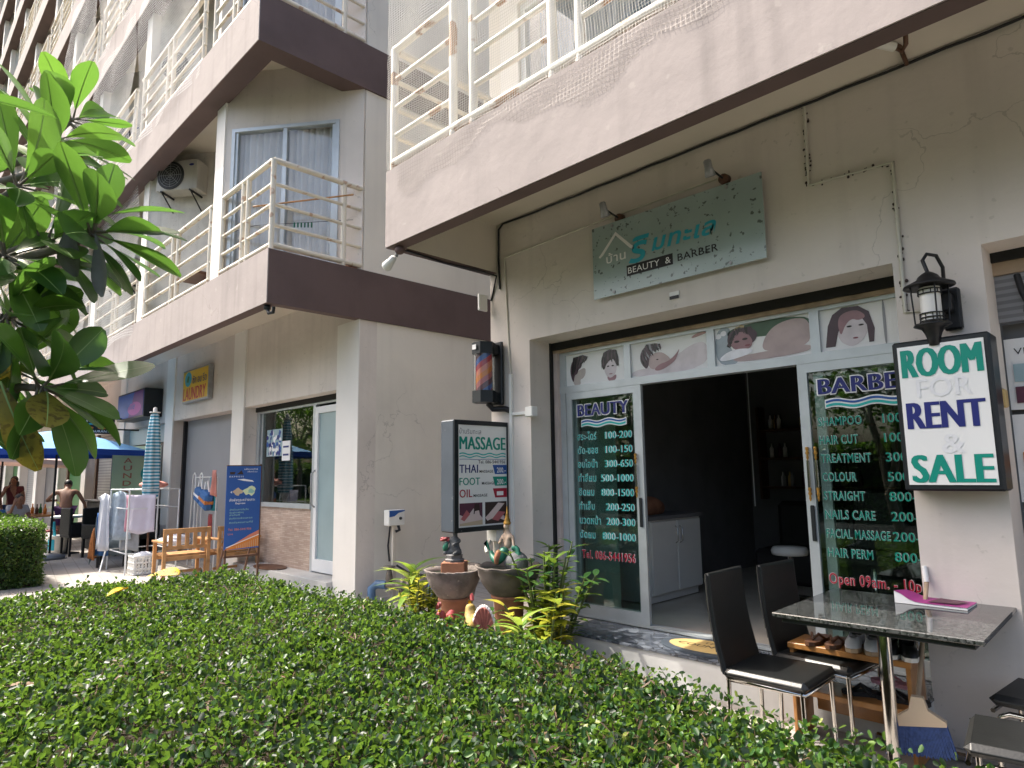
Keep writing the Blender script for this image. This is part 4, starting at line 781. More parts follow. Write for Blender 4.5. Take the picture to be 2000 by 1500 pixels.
for j, cn in enumerate(cols):
    q = MB(); n = 36
    for i in range(n):
        for k in range(5):
            def cp(a, b): th = 2*math.pi*a/n; zz = 2.45+.38*b/5; return (-4.97+.085*math.cos(th+j*math.pi/3*1), 4.5+.085*math.sin(th+j*math.pi/3), zz)
        # helical band
    for i in range(60):
        z0_ = 2.45+.38*i/60; z1_ = 2.45+.38*(i+1)/60
        for s in range(4):
            t0 = i*.11+j*math.pi/3+s*math.pi/12; t1 = t0+math.pi/12
            q.quad((-4.97+.085*math.cos(t0),4.5+.085*math.sin(t0),z0_),(-4.97+.085*math.cos(t1),4.5+.085*math.sin(t1),z0_),(-4.97+.085*math.cos(t1+.11),4.5+.085*math.sin(t1+.11),z1_),(-4.97+.085*math.cos(t0+.11),4.5+.085*math.sin(t0+.11),z1_))
    q.build('stripe','ink_'+cn,bp)
q = MB(); q.prism([(-5.01,2.87),(-4.95,2.87),(-4.95,2.92),(-5.01,2.92)],(0,4.374,0),X3,Z3); q.build('sticker','ink_white',bp)
q = MB(); q.tube([(-4.97,4.55,2.33),(-4.95,4.6,2.27),(-4.85,4.68,2.27),(-4.8,4.69,2.25)], .03, 6); q.build('wire','ink_black',bp)

# ------------------------------------------------------------------ signs on the left building
def sign_box(name, label, x0, x1, y0, y1, z0, z1, face, box, cat='sign'):
    t = thing(name, label, cat, ((x0+x1)/2,y1,z0)); q = MB(); q.bevbox(((x0+x1)/2,(y0+y1)/2,(z0+z1)/2),(x1-x0,y1-y0,z1-z0),b=.01); q.build('box',box,t)
    q = MB(); q.box(x0+.04,x1-.04,y0-.006,y0-.001,z0+.04,z1-.04); return t, q.build('face',face,t)
t, fc = sign_box('laundry_sign','yellow laundry sign with blue globe above the grey shutter',-14.25,-12.85,4.60,4.69,3.10,3.77,'ink_yellow','grey_metal')
y = 4.59; lay(fc,'red',lambda q: q.text('LAUNDRY',(-14.17,y,3.15),X3,Z3,1.22,.25,.05)); lay(fc,'navy',lambda q: q.text('ซัก อบ รีด',(-13.68,y,3.46),X3,Z3,.74,.14,.04)); lay(fc,'skyblue',lambda q: q.prism(ellp(-13.93,3.57,.19,.15),(0,y+.002,0),X3,Z3),'globe'); lay(fc,'greenp',lambda q: q.prism([(-14.02,3.52),(-13.95,3.64),(-13.86,3.62),(-13.9,3.5)],(0,y,0),X3,Z3),'globe_land')
t, fc = sign_box('shop_sign','blue and purple lightbox sign above the third shop window',-17.85,-15.78,4.32,4.69,2.95,3.58,'ink_blue','black_plastic')
y = 4.31
def smart():
    lay(fc,'purple',lambda q: q.prism([(-16.9,2.99),(-15.83,2.99),(-15.83,3.54),(-16.5,3.54)],(0,y,0),X3,Z3),'print'); lay(fc,'magenta',lambda q: q.prism(ellp(-16.45,3.17,.5,.15,16),(0,y-.003,0),X3,Z3),'print'); lay(fc,'blue',lambda q: q.text('Smile',(-17.15,y-.005,3.16),X3,Z3,.75,.16,.03,shear=.3)); lay(fc,'pgreen',lambda q: q.prism([(-17.8,3.01),(-17.6,3.01),(-17.7,3.2)],(0,y-.005,0),X3,Z3),'print')
smart()
q = MB(); q.box(-17.5,-17.4,3.43,4.17,2.64,3.08); rb_ = thing('restaurant_sign','black hanging restaurant sign beyond the purple lightbox','sign',(-17.5,4.2,2.64)); q.build('box','black_plastic',rb_); x = -17.39
lay(rb_,'white',lambda q: (q.text("Ruby's",(x,3.60,2.90),Y3,Z3,.42,.10,.02), q.text('RESTAURANT',(x,3.53,2.67),Y3,Z3,.54,.05,.015))); lay(rb_,'skyblue',lambda q: wave_strip(q,(x,3.6,0),Y3,Z3,.42,.02,2.82,.035,1),'print'); lay(rb_,'orange',lambda q: (q.prism(ellp(3.68,2.77,.07,.025),(x,0,0),Y3,Z3), q.prism(ellp(3.92,2.77,.09,.03),(x,0,0),Y3,Z3)),'print')
q = MB(); q.tube([(-17.45,4.17,2.75),(-17.45,4.7,2.75)], .02, 6); q.tube([(-17.45,4.17,3.0),(-17.45,4.7,3.0)], .02, 6); q.build('bracket','black_metal',rb_)
# vertical laundry banner by the third shop
t = thing('laundry_banner','pale green upright laundry banner beside the striped parasol','banner',(-16.2,4.35,0)); b0 = Vector((-16.75,4.02,0)); ub = Vector((1.15,.75,0)).normalized(); nb = Vector((ub.y,-ub.x,0))
q = MB(); q.prism([(0,1.18),(1.25,1.18),(1.25,2.32),(0,2.32)],b0,ub,Z3,.01); fc = q.build('sheet','ink_pgreen',t); q = MB(); q.tube([b0,b0+Z3*2.34],.015,6); q.tube([b0+ub*1.25,b0+ub*1.25+Z3*2.34],.015,6); q.build('pole','grey_metal',t)
lay(fc,'coral',lambda q: [q.text(c,b0+nb*.014+ub*.42+Z3*(2.12-.165*i),ub,Z3,.22,.11,.01,align='C') for i, c in enumerate('LAUNDRY')]); lay(fc,'aqua',lambda q: q.prism(ellp(.93,1.72,.17,.17),b0+nb*.014,ub,Z3),'print'); lay(fc,'navy',lambda q: (q.prism(ellp(.93,2.05,.12,.12),b0+nb*.014,ub,Z3), q.text('7',b0+nb*.016+ub*.88+Z3*1.66,ub,Z3,.1,.12,.02)),'print')
# window papers
q = MB(); q.box(-11.02,-10.45,4.955,4.962,1.95,2.40); pp = tag(q.build('poster','ink_tealfade'),'blue and white picture poster taped inside the laundry window','poster')
for ink in ('blue','white','navy'):
    q = MB()
    for i in range(26): a, z = random.uniform(-.97,-.03), random.uniform(.02,.4); q.prism(ellp(-10.48+a*.53,1.96+z,random.uniform(.015,.05),random.uniform(.02,.05),7),(0,4.953-.0006*i/26,0),X3,Z3)
    q.build('print','ink_'+ink,pp)
q = MB(); q.box(-10.44,-10.16,4.955,4.962,1.87,2.19); pp = tag(q.build('notice','paper'),'small white paper notice beside the blue window poster','notice'); lay(pp,'navy',lambda q: [q.prism([(-10.40,z),(-10.2,z),(-10.2,z+.03),(-10.40,z+.03)],(0,4.953,0),X3,Z3) for z in (1.95,2.08)],'faint_writing')
# ------------------------------------------------------------------ table, chairs and small things in front of the shop
TZ = .83
tb = thing('granite_table', 'polished black granite table on chrome pedestal legs beside the column', 'table', (-1.24,4.2,0))
rot = Matrix.Rotation(R(1.5),3,'Z'); q = MB(); q.bevbox((-1.24,4.20,TZ-.0125),(.98,.985,.025),rot,.004); q.build('tabletop','granite',tb)
q = MB(); q.bevbox((-1.24,4.185,TZ-.04),(.90,.88,.028),rot,.004); q.build('apron','black_plastic',tb)
for yv in (3.95,4.5):
    q = MB(); q.tube([(-1.23,yv,0.03),(-1.23,yv,TZ-.05)], .034, 14); q.build('leg','chrome',tb)
for yv in (3.95,4.5): q = MB(); q.bevbox((-1.23,yv,.03),(.52,.06,.045),b=.012); q.build('foot','chrome',tb)
mg = thing('magazine', 'curled pink magazine lying on the granite table by the column', 'magazine', (-1.1,4.5,TZ)); q = MB(); o = Vector((-1.30,4.42,TZ+.002))
for k in range(2):
    n = 10; zz = [.012+.055*math.exp(-((i/n)/.18)**2) for i in range(n+1)]
    for i in range(n):
        a, b = .36*i/n, .36*(i+1)/n
        if k == 0: q.add([o+Vector((a,0,0)),o+Vector((b,0,0)),o+Vector((b,.24,0)),o+Vector((a,.24,0)),o+Vector((a,0,zz[i])),o+Vector((b,0,zz[i+1])),o+Vector((b,.24,zz[i+1]*.6)),o+Vector((a,.24,zz[i]*.6))],[(0,1,5,4),(1,2,6,5),(2,3,7,6),(3,0,4,7),(3,2,1,0)])
q.build('pages','paper',mg); q = MB(); e = .0025
for i in range(10):
    a, b = .36*i/10, .36*(i+1)/10; q.quad(o+Vector((a,-.004,zz[i]+e)),o+Vector((b,-.004,zz[i+1]+e)),o+Vector((b,.244,zz[i+1]*.6+e)),o+Vector((a,.244,zz[i]*.6+e)))
cv = q.build('cover','ink_magenta',mg,smooth=True); q = MB(); q.prism([(.02,.03),(.16,.05),(.20,.16),(.05,.2)],o+Vector((.14,0,.02)),X3,Y3); q.build('print','ink_plum',cv)
def make_chair():
    t = thing('dining_chair','x','chair',(0,0,0)); q = MB(); q.bevbox((0,0,.475),(.47,.46,.05),b=.02); q.build('seat','black_leather',t,bevel=.01)
    q = MB(); n = 10; P = []
    for i in range(n+1):
        s = i/n; x = -.205-.085*s-.02*math.sin(s*3.1); z = .47+.545*s; P.append((x,z))
    for i in range(n):
        for sgn in (0,):
            (xa,za),(xb,zb) = P[i],P[i+1]; h = .225-.012*i/n; h2 = .225-.012*(i+1)/n
            q.add([(xa,-h,za),(xa,h,za),(xa-.04,h,za),(xa-.04,-h,za),(xb,-h2,zb),(xb,h2,zb),(xb-.035,h2,zb),(xb-.035,-h2,zb)],[(0,1,5,4),(1,2,6,5),(2,3,7,6),(3,0,4,7)]+([(3,2,1,0)] if i == 0 else [])+([(4,5,6,7)] if i == n-1 else []))
    q.build('backrest','black_leather',t,bevel=.012)
    for s in (-1,1): q = MB(); q.tube([(P[i][0]-.015,s*(.235-.012*i/n),P[i][1]) for i in range(n+1)], .006, 5); q.build('back_trim','black_metal',t)
    q = MB(); q.tube([(.22,.21,.44),(-.21,.21,.44),(-.21,-.21,.44),(.22,-.21,.44),(.22,.21,.44)], .011, 6); q.build('seat_frame','chrome',t)
    for sx in (-1,1):
        for sy in (-1,1): q = MB(); q.tube([(sx*.205,sy*.205,.45),(sx*.215,sy*.21,0)], .013, 8); q.build('leg','chrome',t)
    return t
c1 = make_chair(); place(c1,(-1.76,3.84,0),R(1),'black leather high-backed chair at the hedge side of the granite table','chairs at the granite table')
c2 = copy_tree(c1); place(c2,(-1.67,4.33,0),R(-5),'black leather high-backed chair nearer the shop step, beside the shoe rack','chairs at the granite table')
def make_stool():
    t = thing('chrome_stool','x','stool',(0,0,0)); q = MB(); q.bevbox((0,0,.46),(.42,.44,.055),b=.025); q.build('seat','black_leather',t,bevel=.012)
    for s in (-1,1):
        q = MB(); q.tube([(-.19,s*.19,0),(-.19,s*.19,.34),(-.17,s*.19,.38),(-.13,s*.19,.40),(.13,s*.19,.40),(.17,s*.19,.38),(.19,s*.19,.34),(.19,s*.19,0)], .014, 8); q.build('leg_frame','chrome',t)
    q = MB(); q.tube([(-.19,-.19,.15),(-.19,.19,.15)],.011,6); q.tube([(.19,-.19,.15),(.19,.19,.15)],.011,6); q.tube([(-.2,-.2,.405),(-.2,.2,.405)],.012,6); q.build('stretcher','chrome',t); return t
s1 = make_stool(); place(s1,(-.60,3.60,0),R(8),'black padded chrome stool nearest the hedge at the right edge','stools by the right column'); s2 = copy_tree(s1); place(s2,(-.60,4.34,0),R(-6),'black padded chrome stool behind the front one, close to the column','stools by the right column')
# shoe rack and shoes
rk = thing('shoe_rack','honey coloured two-tier wooden shoe rack below the shop step','shoe rack',(-1.5,4.33,0))
for z in (.56,.30): q = MB(); q.box(-1.86,-1.18,4.19,4.46,z-.035,z,.004); q.build('shelf','honey_wood',rk)
for x in (-1.84,-1.20): q = MB(); q.box(x-.012,x+.012,4.20,4.45,.0,.555,.004); q.build('side_panel','honey_wood',rk)
q = MB(); q.box(-1.80,-1.22,4.44,4.456,.12,.22); q.build('back_slat','honey_wood',rk)
def shoe(name,label,x,y,z,upper,sole,rz=0.,kind='shoe',grp=None):
    t = thing(name,label,'shoe',(x,y,z),grp); M3 = Matrix.Rotation(rz,3,'Z')
    def tr(P): return [Vector((x,y,z))+M3@Vector(p) for p in P]
    ol = [(-.04,-.125),(-.042,-.05),(-.034,.0),(-.045,.07),(-.03,.12),(0,.135),(.03,.12),(.045,.07),(.034,0),(.042,-.05),(.04,-.125),(0,-.14)]
    q = MB(); n = len(ol); q.add(tr([(a,b,0) for a,b in ol]+[(a,b,.022) for a,b in ol]),[tuple(range(n-1,-1,-1)),tuple(range(n,2*n))]+[(i,(i+1)%n,n+(i+1)%n,n+i) for i in range(n)]); q.build('sole',sole,t)
    if kind == 'shoe':
        q = MB(); L = [(.024,1.0),(.05,.95),(.075,.6)]; rows = [[(a*(s if b>0 else .92),b*(1 if b<0 else s**1.3),h+(.03 if b < -.05 and h > .07 else 0)) for a,b in ol] for h,s in L]
        vs = tr([p for r_ in rows for p in r_]); fs = [(j*n+i,j*n+(i+1)%n,(j+1)*n+(i+1)%n,(j+1)*n+i) for j in range(2) for i in range(n)]; q.add(vs,fs,True); q.build('upper',upper,t)
        q = MB(); q.add(tr([(a*.85,b*.5-.07,.07) for a,b in ellp(0,0,.035,.09,10)]),[tuple(range(10))]); q.build('opening','ink_black',t)
    else:
        q = MB(); q.tube(tr([(-.04,-.02,.02),(-.02,.03,.055),(0,.07,.025),(.02,.03,.055),(.04,-.02,.02)]),.009,6); q.build('strap',upper,t)
for i,(x,u_,so,l,kd) in enumerate([(-1.72,'brown_wood','brown_wood','brown strappy sandal at the left end of the top rack shelf','sandal'),(-1.61,'brown_wood','brown_wood','second brown strappy sandal on the top rack shelf','sandal'),(-1.50,'cloth_white','pale_wood','beige shoe on the rack shelf next to the brown sandals','shoe'),(-1.40,'cloth_white','pale_wood','beige shoe on the rack shelf next to the black sneakers','shoe'),(-1.31,'black_leather','white_plastic','black sneaker with white sole beside the beige shoes','shoe'),(-1.22,'black_leather','white_plastic','black sneaker with white sole at the right end of the rack','shoe')]): shoe('sandal' if kd == 'sandal' else 'shoe',l,x,4.31,.561,u_,so,R(180+4*i),kd)
shoe('flip_flop','black flip-flop on the left of the lower rack shelf',-1.46,4.32,.301,'rubber','rubber',R(110),'sandal'); shoe('flip_flop','black flip-flop on the right of the lower rack shelf',-1.28,4.33,.301,'rubber','rubber',R(100),'sandal'); shoe('slipper','pale pink slipper leaning at the back of the lower rack shelf',-1.33,4.41,.36,'cloth_pink','cloth_pink',R(90),'sandal')
shoe('shoe','black shoe on the ground left of the front table leg',-1.46,3.72,0.004,'black_leather','rubber',R(60)); shoe('shoe','black shoe on the ground beside the front table leg',-1.33,3.66,0.004,'black_leather','rubber',R(40))
# broom
br = thing('broom','beige broom with blue bristles leaning against the granite table','broom',(-1.13,4.28,0)); q = MB(); q.tube([(-1.13,4.075,.40),(-1.19,4.69,.95)],[.013,.013],8); q.build('handle','pale_wood',br)
q = MB(); q.tube([(-1.188,4.665,.93),(-1.20,4.69,1.02)],.016,8); q.build('handle_cap','white_plastic',br)
q = MB(); cx,cy = -1.13,4.08; q.prism([(-.028,.43),(.028,.43),(.045,.37),(.125,.325),(.125,.305),(-.135,.265),(-.14,.29),(-.045,.36)],(cx,cy,0),(.96,.15,0),Z3,.045); q.build('head','ink_beige',br); q = MB()
for i in range(44):
    a = -.13+.25*i/43; zt = .27+.038*i/43
    for d in (.008,.036): p = Vector((cx,cy,0))+Vector((.96,.15,0))*a+Vector((-.15,.96,0))*d*-1; q.tube([p+Z3*zt,p+Z3*(zt-.15+random.uniform(-.01,.01))+Vector((a*.30,0,0))],.0042,4,False)
q.build('bristles','blue_bristle',br)
# doormats
dm = thing('doormat','grey doormat with beige oval and lettering on the tiled step','doormat',(-2.75,4.84,.252)); q = MB(); q.prism(ellp(0,0,.40,.24,28),(-2.75,4.80,.253),X3,Y3,.012); q.build('mat','slate_plastic',dm); q = MB(); q.prism(ellp(0,0,.33,.17,28),(-2.75,4.80,.266),X3,Y3,.002); q.build('oval','ink_tan',dm); q = MB(); q.text('THE',(-2.83,4.86,.2695),X3,Y3,.16,.045,.01); q.text('COUNTRY',(-3.0,4.76,.2695),X3,Y3,.5,.06,.01); q.build('lettering','ink_dkbrown',dm)
q = MB(); q.prism(ellp(0,0,.42,.2,20),(-10.3,4.75,.202),X3,Y3,.012); tag(q.build('doormat','brown_wood'),'flat brown doormat on the white laundry step','doormat')
# interior furniture
cb = thing('cabinet','white two-door cabinet inside the open beauty shop','cabinet',(-4.25,6.45,.25)); q = MB(); q.box(-4.5,-4.02,5.95,6.95,.33,1.10); q.box(-4.5,-4.06,5.97,6.93,.25,.33); q.build('body','cabinet_white',cb)
q = MB(); q.box(-4.52,-3.99,5.9,7.0,1.10,1.14); q.build('worktop','dark_room',cb)
for a in (5.96,6.455): q = MB(); q.bevbox((-4.012,a+.243,.71),(.018,.482,.74),b=.004); d_ = q.build('door','cabinet_white',cb); y_ = 6.41 if a < 6.2 else 6.50; q = MB(); q.tube([(-4.0,y_,.84),(-3.97,y_,.86),(-3.97,y_,1.0),(-4.0,y_,1.02)],.006,6); q.build('handle','chrome',d_)
q = MB(); q.skin([(-4.25,6.05,1.20),(-4.25,6.3,1.24),(-4.25,6.55,1.19)],[(0,1),(1,2)],[.08,.13,.07]); tag(q.build('bag','terracotta'),'rust brown bag lying on the white cabinet','bag')
sf = thing('sofa','dark sofa with two cushions at the back of the shop','sofa',(-2.5,8.3,.25)); q = MB(); q.bevbox((-2.6,8.4,.45),(2.6,.8,.4),b=.05); q.build('seat','sofa',sf); q = MB(); q.bevbox((-2.6,8.85,.8),(2.6,.25,.8),b=.06); q.build('backrest','sofa',sf)
for x in (-3.2,-2.75): q = MB(); q.ell((x,8.6,.86),(.24,.10,.24),Matrix.Rotation(R(-18),3,'X')); tag(q.build('cushion','grey_shutter'),'grey cushion on the dark sofa, '+('left' if x < -3 else 'right')+' of the pair','cushion')
q = MB(); q.lathe([(0,.46),(.18,.46),(.19,.50),(.17,.54),(0,.55)],(-3.1,7.2,.25),16); st_ = tag(q.build('round_stool','cabinet_white'),'pale round stool beside the white cabinet inside','stool'); q = MB(); q.lathe([(.03,.0),(.03,.46)],(-3.1,7.2,.25),10); q.lathe([(.2,0),(.2,.02),(.03,.04)],(-3.1,7.2,.25),14); q.build('stem','chrome',st_)
bl = MB(); n = 40
for i in range(n):
    x = -4.32+.42*i/n; o_ = .02*(i%2); bl.quad((x,5.25+o_,.3),(x+.0105,5.27-o_,.3),(x+.0105,5.27-o_,2.4),(x,5.25+o_,2.4))
bl.build('vertical_blind','blind',BS)
shf = thing('wall_shelf','dark wall shelf of bottles at the back of the shop','shelf',(-3.4,9.2,1.4)); q = MB()
for z in (1.35,1.75,2.15): q.box(-4.3,-2.5,9.15,9.38,z,z+.03)
for x in (-4.3,-3.4,-2.53): q.box(x,x+.03,9.15,9.38,1.2,2.5)
q.build('frame','brown_wood',shf); 
for c_ in ('ink_grey','ink_plum','ink_tan','cabinet_white'):
    q = MB()
    for i in range(9): x,z = random.uniform(-4.2,-2.6),random.choice((1.381,1.781,2.181)); q.lathe([(0,0),(.03,0),(.03,.13),(.012,.16),(.012,.20),(0,.20)],(x,9.25,z),8)
    q.build('bottles',c_,shf)
sc = thing('salon_chair','black salon chair standing in the middle of the shop','chair',(-2.2,7.0,.25)); q = MB(); q.bevbox((-2.2,7.0,.75),(.55,.55,.12),b=.04); q.build('seat','black_leather',sc); q = MB(); q.bevbox((-2.2,7.27,1.1),(.52,.10,.62),b=.04); q.build('backrest','black_leather',sc); q = MB(); q.lathe([(0,0),(.28,0),(.28,.03),(.05,.06),(.05,.45)],(-2.2,7.0,.252),16); q.build('stem','chrome',sc)
pic_ = MB(); pic_.box(-2.3,-1.4,9.36,9.395,1.4,2.1); tag(pic_.build('mirror','ink_navy'),'dark wall mirror at the back of the shop','mirror')
q = MB(); q.tube([(-3.55,7.4,3.0),(-3.55,7.4,1.2)],.006,5); tag(q.build('cord','paper'),'thin white cord hanging inside the dark shop','cord')
# laundry inside shop window
for i,(x,c_) in enumerate([(-10.6,'pale_wood'),(-10.1,'cloth_lilac'),(-9.8,'cloth_navy'),(-9.5,'cloth_pink')]):
    q = MB()
    for j in range(5): q.ell((x+random.uniform(-.12,.12),5.75+random.uniform(-.1,.1),1.28+.07*j),(.22-.02*j,.16,.06),Matrix.Rotation(random.uniform(-.4,.4),3,'Y'),10,6)
    tag(q.build('clothes_pile' if i else 'cardboard_box',c_),['tan bundle behind the laundry window glass','lilac clothes heap behind the laundry window','navy clothes heap behind the laundry window','pink clothes heap nearest the frosted door'][i],'clothes' if i else 'bundle')
q = MB(); q.box(-11.3,-8.5,5.4,6.2,1.12,1.18); q.box(-11.3,-11.2,5.4,6.2,.2,1.12); q.box(-8.6,-8.5,5.4,6.2,.2,1.12); tag(q.build('counter','pale_wood'),'laundry counter behind the shop window','counter')

# ------------------------------------------------------------------ pump corner
pm = thing('pump_controller','white and blue pump control box on a cream post','control box',(-7.38,5.08,0)); q = MB(); q.bevbox((-7.39,5.08,1.06),(.12,.25,.20),b=.008); q.build('box','white_plastic',pm)
q = MB(); q.prism([(-.12,.095),(.12,.095),(.12,.08),(.02,.06),(-.04,.02),(-.12,.01)],(-7.327,5.08,1.06),Y3,Z3,.002); q.build('blue_panel','ink_blue',pm); q = MB(); q.lathe([(.02,0),(.018,.02),(0,.022)],(-7.327,5.13,1.05),10,ax=Matrix.Rotation(R(90),3,'Y')); q.build('knob','black_plastic',pm)
q = MB(); q.box(-7.42,-7.37,5.05,5.10,0,.96); q.build('post','soffit_paint',pm); q = MB(); q.tube([(-7.36,5.12,.96),(-7.33,5.12,.9),(-7.36,5.08,.88)],.02,6); q.tube([(-7.41,5.03,.95),(-7.44,5.02,.7),(-7.42,5.03,.5)],.012,6); q.tube([(-7.36,5.1,.45),(-7.25,5.2,.36),(-7.0,5.3,.33)],.014,6); q.build('cable','ink_black',pm)
wp = thing('water_pump','rusty grey water pump with blue elbow pipe at the wall foot','pump',(-6.9,5.1,0)); q = MB(); q.tube([(-7.55,4.85,0),(-7.55,4.85,.17),(-7.5,4.9,.22),(-7.36,4.95,.22)],.055,12); q.build('pipe','blue_pipe',wp)
q = MB(); q.tube([(-7.36,4.95,.22),(-7.1,5.05,.22)],.04,10); q.lathe([(.03,.2),(.05,.3),(.035,.38),(.02,.46)],(-7.33,4.97,0),10); q.lathe([(.075,.44),(.08,.455),(.0,.46)],(-7.33,4.97,0),10); q.build('valve','pump_metal',wp)
ax = Matrix.Rotation(R(90),3,'Y')@Matrix.Rotation(R(-20),3,'X'); q = MB(); q.lathe([(0,0),(.13,0),(.13,.05),(.10,.06),(.12,.10),(.13,.22),(.11,.36),(.05,.40),(0,.40)],(-7.1,5.05,.22),16,ax=ax); q.build('body','pump_metal',wp); q = MB(); q.lathe([(0,.40),(.10,.40),(.10,.52),(0,.54)],(-7.1,5.05,.22),16,ax=ax); q.build('motor','blue_pipe',wp)
q = MB(); q.bevbox((-4.98,4.64,1.0),(.16,.1,.12),b=.01); wm = tag(q.build('meter_box','white_plastic'),'small white meter box below the massage sign','electrical box'); q = MB(); q.tube([(-5.0,4.6,.95),(-5.02,4.55,.88),(-4.95,4.5,.84)],.02,6); q.tube([(-4.98,4.66,.94),(-4.98,4.66,0)],.03,8); q.build('pipe','yellowed_plastic',wm)

# ------------------------------------------------------------------ water bowls with figures
def bowl(label,x,y,zt,r,mt,n,wob):
    t = thing('water_bowl',label,'pot',(x,y,0)); q = MB(); h = .25
    q.lathe([(0,zt-h),(r*.52,zt-h),(r*.60,zt-h+.015),(r*.82,zt-h*.62),(r*.95,zt-h*.3),(r*.97,zt-.03,wob*.5),(r*1.05,zt,wob),(r*.99,zt+.005,wob),(r*.9,zt-.03,wob*.4),(r*.85,zt-.06)],(x,y,0),72,wn=n); q.build('basin',mt,t)
    q = MB(); q.lathe([(r*.40,0),(r*.45,.03),(r*.42,.2),(r*.47,zt-h-.04),(r*.56,zt-h-.02),(r*.56,zt-h),(0,zt-h)],(x,y,0),24); q.build('pedestal','terracotta',t); q = MB(); q.lathe([(0,0),(r*.9,0)],(x,y,zt-.035),28); q.build('water','water',t); return t
bowl('weathered round stone water bowl with crinkled rim on a terracotta foot',-4.92,4.05,.735,.262,'weathered_clay',22,.022); bowl('dark brown scalloped water bowl beside the pier',-4.36,4.22,.80,.285,'grey_clay',10,.035)
fg = thing('figurine','small praying figurine with red flower on a brick block in the left bowl','statue',(-4.9,4.05,.70)); x,y,z = -4.92,4.06,.70; q = MB(); q.bevbox((x,y,z+.05),(.22,.20,.11),Matrix.Rotation(R(40),3,'Z'),.006); q.build('brick','terracotta',fg)
q = MB(); q.lathe([(0,.105),(.09,.105),(.095,.125),(.075,.135),(.08,.165),(.065,.175),(0,.175)],(x,y,z),6); q.sm=[False]*len(q.f); q.build('plinth','dark_room',fg)
q = MB(); J = [(x,y,z+.19),(x,y,z+.25),(x+.01,y,z+.31),(x+.015,y,z+.335),(x+.02,y-.005,z+.375),(x-.05,y-.03,z+.29),(x-.035,y-.07,z+.25),(x+.05,y+.03,z+.29),(x+.03,y-.05,z+.26),(x-.07,y-.03,z+.19),(x-.06,y-.08,z+.18),(x+.07,y,z+.19),(x+.06,y-.07,z+.18)]; q.skin(J,[(0,1),(1,2),(2,3),(3,4),(2,5),(5,6),(2,7),(7,8),(0,9),(9,10),(0,11),(11,12)],[.05,.042,.035,.016,.03,.018,.013,.018,.013,.028,.016,.028,.016],0,2); q.ell((x+.02,y-.005,z+.385),(.03,.03,.035)); q.build('body','rock',fg)
q = MB(); q.ell((x+.025,y+.005,z+.40),(.034,.034,.03)); q.tube([(x+.03,y,z+.40),(x+.06,y+.01,z+.41),(x+.075,y+.02,z+.38)],.013,6); q.build('hair','dark_room',fg); q = MB()
for k in range(9): a = k*.7; q.ell((x-.075+.028*math.cos(a),y-.05+.02*math.sin(a),z+.30+.008*(k%3)),(.03,.02,.012),Matrix.Rotation(a,3,'Z'),8,5)
q.build('flower','hen_red',fg); q = MB(); q.ell((x-.06,y-.06,z+.24),(.03,.02,.05),Matrix.Rotation(.5,3,'Y')); q.build('drape','mermaid_green',fg)
fg = thing('mermaid_statue','gold crowned mermaid statue with green tail on a grey rock in the right bowl','statue',(-4.36,4.22,.77)); x,y,z = -4.36,4.22,.77; q = MB(); q.ell((x+.07,y+.03,z+.06),(.12,.10,.10),nu=14,nv=9); q.ell((x+.13,y,z+.04),(.07,.07,.08)); q.build('rock','rock',fg)
q = MB(); q.skin([(x,y,z+.17),(x-.005,y,z+.24),(x-.01,y,z+.30),(x-.01,y,z+.33),(x-.01,y-.005,z+.37),(x-.06,y-.01,z+.28),(x-.075,y-.04,z+.22),(x-.03,y-.07,z+.24),(x+.05,y+.01,z+.28),(x+.075,y,z+.21),(x+.10,y,z+.15)],[(0,1),(1,2),(2,3),(3,4),(2,5),(5,6),(6,7),(2,8),(8,9),(9,10)],[.045,.033,.04,.015,.03,.016,.012,.009,.016,.012,.01]); q.ell((x-.01,y-.008,z+.375),(.026,.028,.034)); q.build('body','statue_skin',fg)
q = MB(); q.lathe([(.034,.39),(.036,.405),(.026,.42),(.028,.43),(.018,.45),(.019,.46),(.011,.485),(.004,.54),(0,.56)],(x-.008,y,z),12); q.build('crown','gold',fg); q = MB(); q.skin([(x,y,z+.18),(x-.03,y-.04,z+.13),(x-.06,y-.08,z+.06),(x-.13,y-.07,z+.10),(x-.18,y-.05,z+.15)],[(0,1),(1,2),(2,3),(3,4)],[.055,.055,.045,.03,.02]); q.prism([(0,0),(-.08,.06),(-.03,.02),(-.04,.09)],(x-.18,y-.05,z+.15),X3,Z3,.012); q.skin([(x+.05,y,z+.2),(x+.10,y+.02,z+.17),(x+.14,y,z+.10)],[(0,1),(1,2)],[.03,.03,.02]); q.build('tail','mermaid_green',fg)
q = MB(); q.skin([(x-.03,y-.07,z+.17),(x-.05,y-.09,z+.10),(x-.06,y-.09,z+.04)],[(0,1),(1,2)],[.03,.035,.02]); q.build('drape','terracotta',fg)
